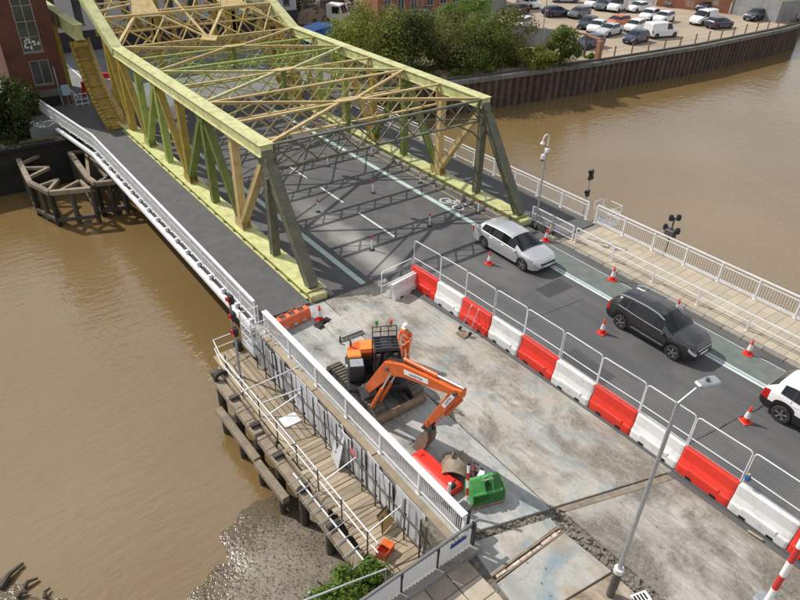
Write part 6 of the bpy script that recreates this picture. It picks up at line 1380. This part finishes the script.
for k, (px, py) in enumerate([(68, 51), (66, 42), (80, 57)]): c = copy_tree(cp); place(c, f'tiny traffic cone on the far road beyond the control house, {["middle", "farthest", "nearest"][k]}', tuple(at(px, py, 0))); c['group'] = 'cones on the far road'
wb = building('office_block', 'pale grey office block with dark window strips behind the bridge lattice', 9.5, 40, 74, 92, -.7, 16, RENDERW, [(1.2+k*2.3, 2.0+k*2.3, 3.2, 15.5, DARKST) for k in range(13)], ROOFS)
MB().box(0, 30.5, -.1, 0, 0, 2.6).build('plinth', DARKCLAD, wb)
hs = at(433, 18, ZQ)
building('brick_terrace', 'red brick terrace end with white windows above the thicket', hs.x-8.5, hs.x-.8, hs.y+1, hs.y+12, ZQ, ZQ+9, BRICK2, [(1.0+k*2.2, 2.1+k*2.2, z, z+1.7) for k in range(3) for z in (1.0, 4.0, 6.6)], ROOFS)
building('brick_terrace', 'row of brick and pale rendered houses right of the terrace end', hs.x+.4, hs.x+15, hs.y+3, hs.y+14, ZQ, ZQ+8, BRICK2, [(.8+k*2.4, 2.0+k*2.4, z, z+1.6) for k in range(6) for z in (1.0, 4.2)], ROOFS)
# fences and walls around the car park
def wallrun(name, label, pts, h, t, mat, cat, panels=None, post=None):
    o = thing(name, label, cat, (pts[0].x, pts[0].y, ZQ)); O = Vector((pts[0].x, pts[0].y, ZQ))
    for a, b in zip(pts[:-1], pts[1:]):
        A = Vector((a.x, a.y, ZQ))-O; B = Vector((b.x, b.y, ZQ))-O; n = max(1, round((B-A).length/(panels or 99)))
        for k in range(n):
            p = A + (B-A)*k/n; q = A + (B-A)*(k+1)/n; d = (q-p)*.01; MB().beam(p + d + Vector((0, 0, h/2)), q - d + Vector((0, 0, h/2)), t, h).build('panel' if panels else 'wall', mat, o)
            if post: MB().beam(p + Vector((0, 0, 0)), p + Vector((0, 0, h+.15)), .14, .14).build('post', post, o)
    return o
wallrun('corrugated_fence', 'grey corrugated sheet fence right of the thicket', [at(489, 44, ZQ), at(522, 45, ZQ), at(553, 49, ZQ)], 2.1, .08, CORR, 'fence', 1.15, GALV)
wallrun('concrete_wall', 'speckled grey wall above the thicket at the top of the car park', [at(484, 15, ZQ), at(505, 13, ZQ)], 2.4, .2, CORR, 'wall', 2.2)
wallrun('brick_wall', 'orange brick wall with pale patch at the top of the car park', [at(655, 6, ZQ), at(729, 14, ZQ)], 3.0, .3, BRICK2, 'wall')
wallrun('palisade_fence', 'tall grey panel fence at the far right of the car park', [at(730, 14, ZQ), at(775, 23, ZQ), at(800, 20, ZQ)], 2.8, .1, CORR, 'fence', 1.8, GALV)
wallrun('low_wall', 'low pale wall along the very top of the car park', [at(585, -4, ZQ), at(655, 5, ZQ)], 1.0, .3, RENDERW, 'wall')
o = thing('gate_frame', 'rusty brown steel gate frame at the quay edge of the car park', 'gate', tuple(at(597, 61, ZQ)))
p = at(584, 56, ZQ) - at(597, 61, ZQ); p2 = at(562, 52, ZQ) - at(597, 61, ZQ); RB = M('rusty_brown_steel', (.36, .18, .11), rough=.8, col2=(.25, .12, .08), scale=3)
MB().box(-.28, .28, -.28, .28, 0, 2.1).build('gatepost', RB, o, bevel=.03); MB().beam(p, p + Vector((0, 0, 2.2)), .2, .2).build('gatepost', DARKST, o); MB().beam(p2, p2 + Vector((0, 0, 2.2)), .2, .2).build('gatepost', DARKST, o)
MB().beam((0, 0, 2.2), p + Vector((0, 0, 2.25)), .18, .2).build('top_bar', RB, o); MB().beam(p + Vector((0, 0, 2.25)), p2 + Vector((0, 0, 2.25)), .16, .18).build('top_bar', RB, o)
o = thing('lamp_column', 'thin lamp column behind the corrugated fence', 'lamp', tuple(at(541, 44, ZQ))); MB().tube([(0, 0, 0), (0, 0, 7.5)], .07, 8, .04).build('pole', GALV, o)
MB().tube([(0, 0, 7.5), (.7, .2, 7.7)], .03, 6).build('arm', GALV, o); MB().box(.6, 1.0, .1, .32, 7.65, 7.74).build('lamp_head', GALV, o)
# scrapyard
r_ = random.Random(31)
def heap(label, px, rad, h, n, mat, seed):
    b = at(*px, ZQ); o = thing('scrap_heap', label, 'scrap heap', tuple(b)); m = MB(); rr = random.Random(seed); R2 = 14
    m.add([(0, 0, h)] + [(rad*math.cos(6.283*k/R2)*rr.uniform(.8, 1.1), rad*.8*math.sin(6.283*k/R2), -.05) for k in range(R2)] + [(rad*.55*math.cos(6.283*k/R2)*rr.uniform(.7, 1.2), rad*.45*math.sin(6.283*k/R2), h*rr.uniform(.55, .8)) for k in range(R2)],
          [(0, R2+1+k, R2+1+(k+1) % R2) for k in range(R2)] + [(1+k, 1+(k+1) % R2, R2+1+(k+1) % R2, R2+1+k) for k in range(R2)]); m.build('mound', mat, o)
    m = MB()
    for k in range(n):
        a = rr.uniform(0, 6.283); q = rr.uniform(0, 1)**.6; z = h*(1-q)*1.02; m.beam((rad*q*math.cos(a), rad*.8*q*math.sin(a), z), (rad*q*math.cos(a)+rr.uniform(-.8, .8), rad*.8*q*math.sin(a)+rr.uniform(-.8, .8), z+rr.uniform(-.2, .5)), rr.uniform(.1, .5), rr.uniform(.05, .3))
    m.build('scrap_pieces', SCRAP, o, kind='stuff')
heap('dark scrap heap left in the yard behind the bridge', (312, 24), 3.2, 2.2, 130, RUST, 5); heap('taller grey scrap heap behind the white cab', (326, 16), 4.2, 3.2, 170, SCRAP, 6); heap('pale scrap heap at the right of the yard', (352, 18), 2.6, 2.2, 110, CORR, 7)
lor = thing('lorry_cab', 'white lorry cab standing before the scrap heaps', 'lorry', tuple(at(337, 24, ZQ)), -.9)
MB().prism([(-1.1, -.95, .5), (1.0, -.95, .5), (1.1, -.95, 1.3), (.75, -.95, 2.4), (-1.1, -.95, 2.45)], (0, 1.9, 0)).build('cab', WHPL, lor, bevel=.06); MB().prism([(1.04, -.85, 1.4), (.80, -.85, 2.3), (.82, .85, 2.3), (1.06, .85, 1.4)], (.06, 0, .01)).build('windscreen', GLASS, lor)
for s in (-.97, .95): MB().box(-.3, .7, s, s+.02, 1.4, 2.2).build('side_window', GLASS, lor)
MB().box(-3.5, 1.0, -.4, .4, .4, .6).build('chassis', DARKST, lor)
for x in (.2, -2.8):
    for s in (-.8, .8): MB().lathe([(.001, -.15), (.45, -.15), (.45, .15), (.001, .15)], (x, s, .45), 14, 'y').build('wheel', RUBBER, lor)
MB().box(-3.6, -1.2, -1, 1, .62, 1.1).build('flatbed', REDM, lor)
bt = thing('blue_skip', 'bright blue sheeted skip just behind the right truss top', 'skip', tuple(at(314, 42, ZQ)), .5)
MB().prism([(-2.6, -1.1, .1), (2.6, -1.1, .1), (3.0, -1.1, 1.5), (-3.0, -1.1, 1.5)], (0, 2.2, 0)).build('body', BLUETARP, bt, bevel=.05); MB().box(-3.05, 3.05, -1.2, 1.2, 1.5, 1.62).build('sheet', BLUETARP, bt, bevel=.04)
for x in (-1.5, 0, 1.5): MB().box(x-.06, x+.06, -1.18, -1.1, .15, 1.48).build('rib', BLUETARP, bt)
print('objects', len(bpy.data.objects), 'tris approx', sum(len(m.polygons) for m in bpy.data.meshes)*2)
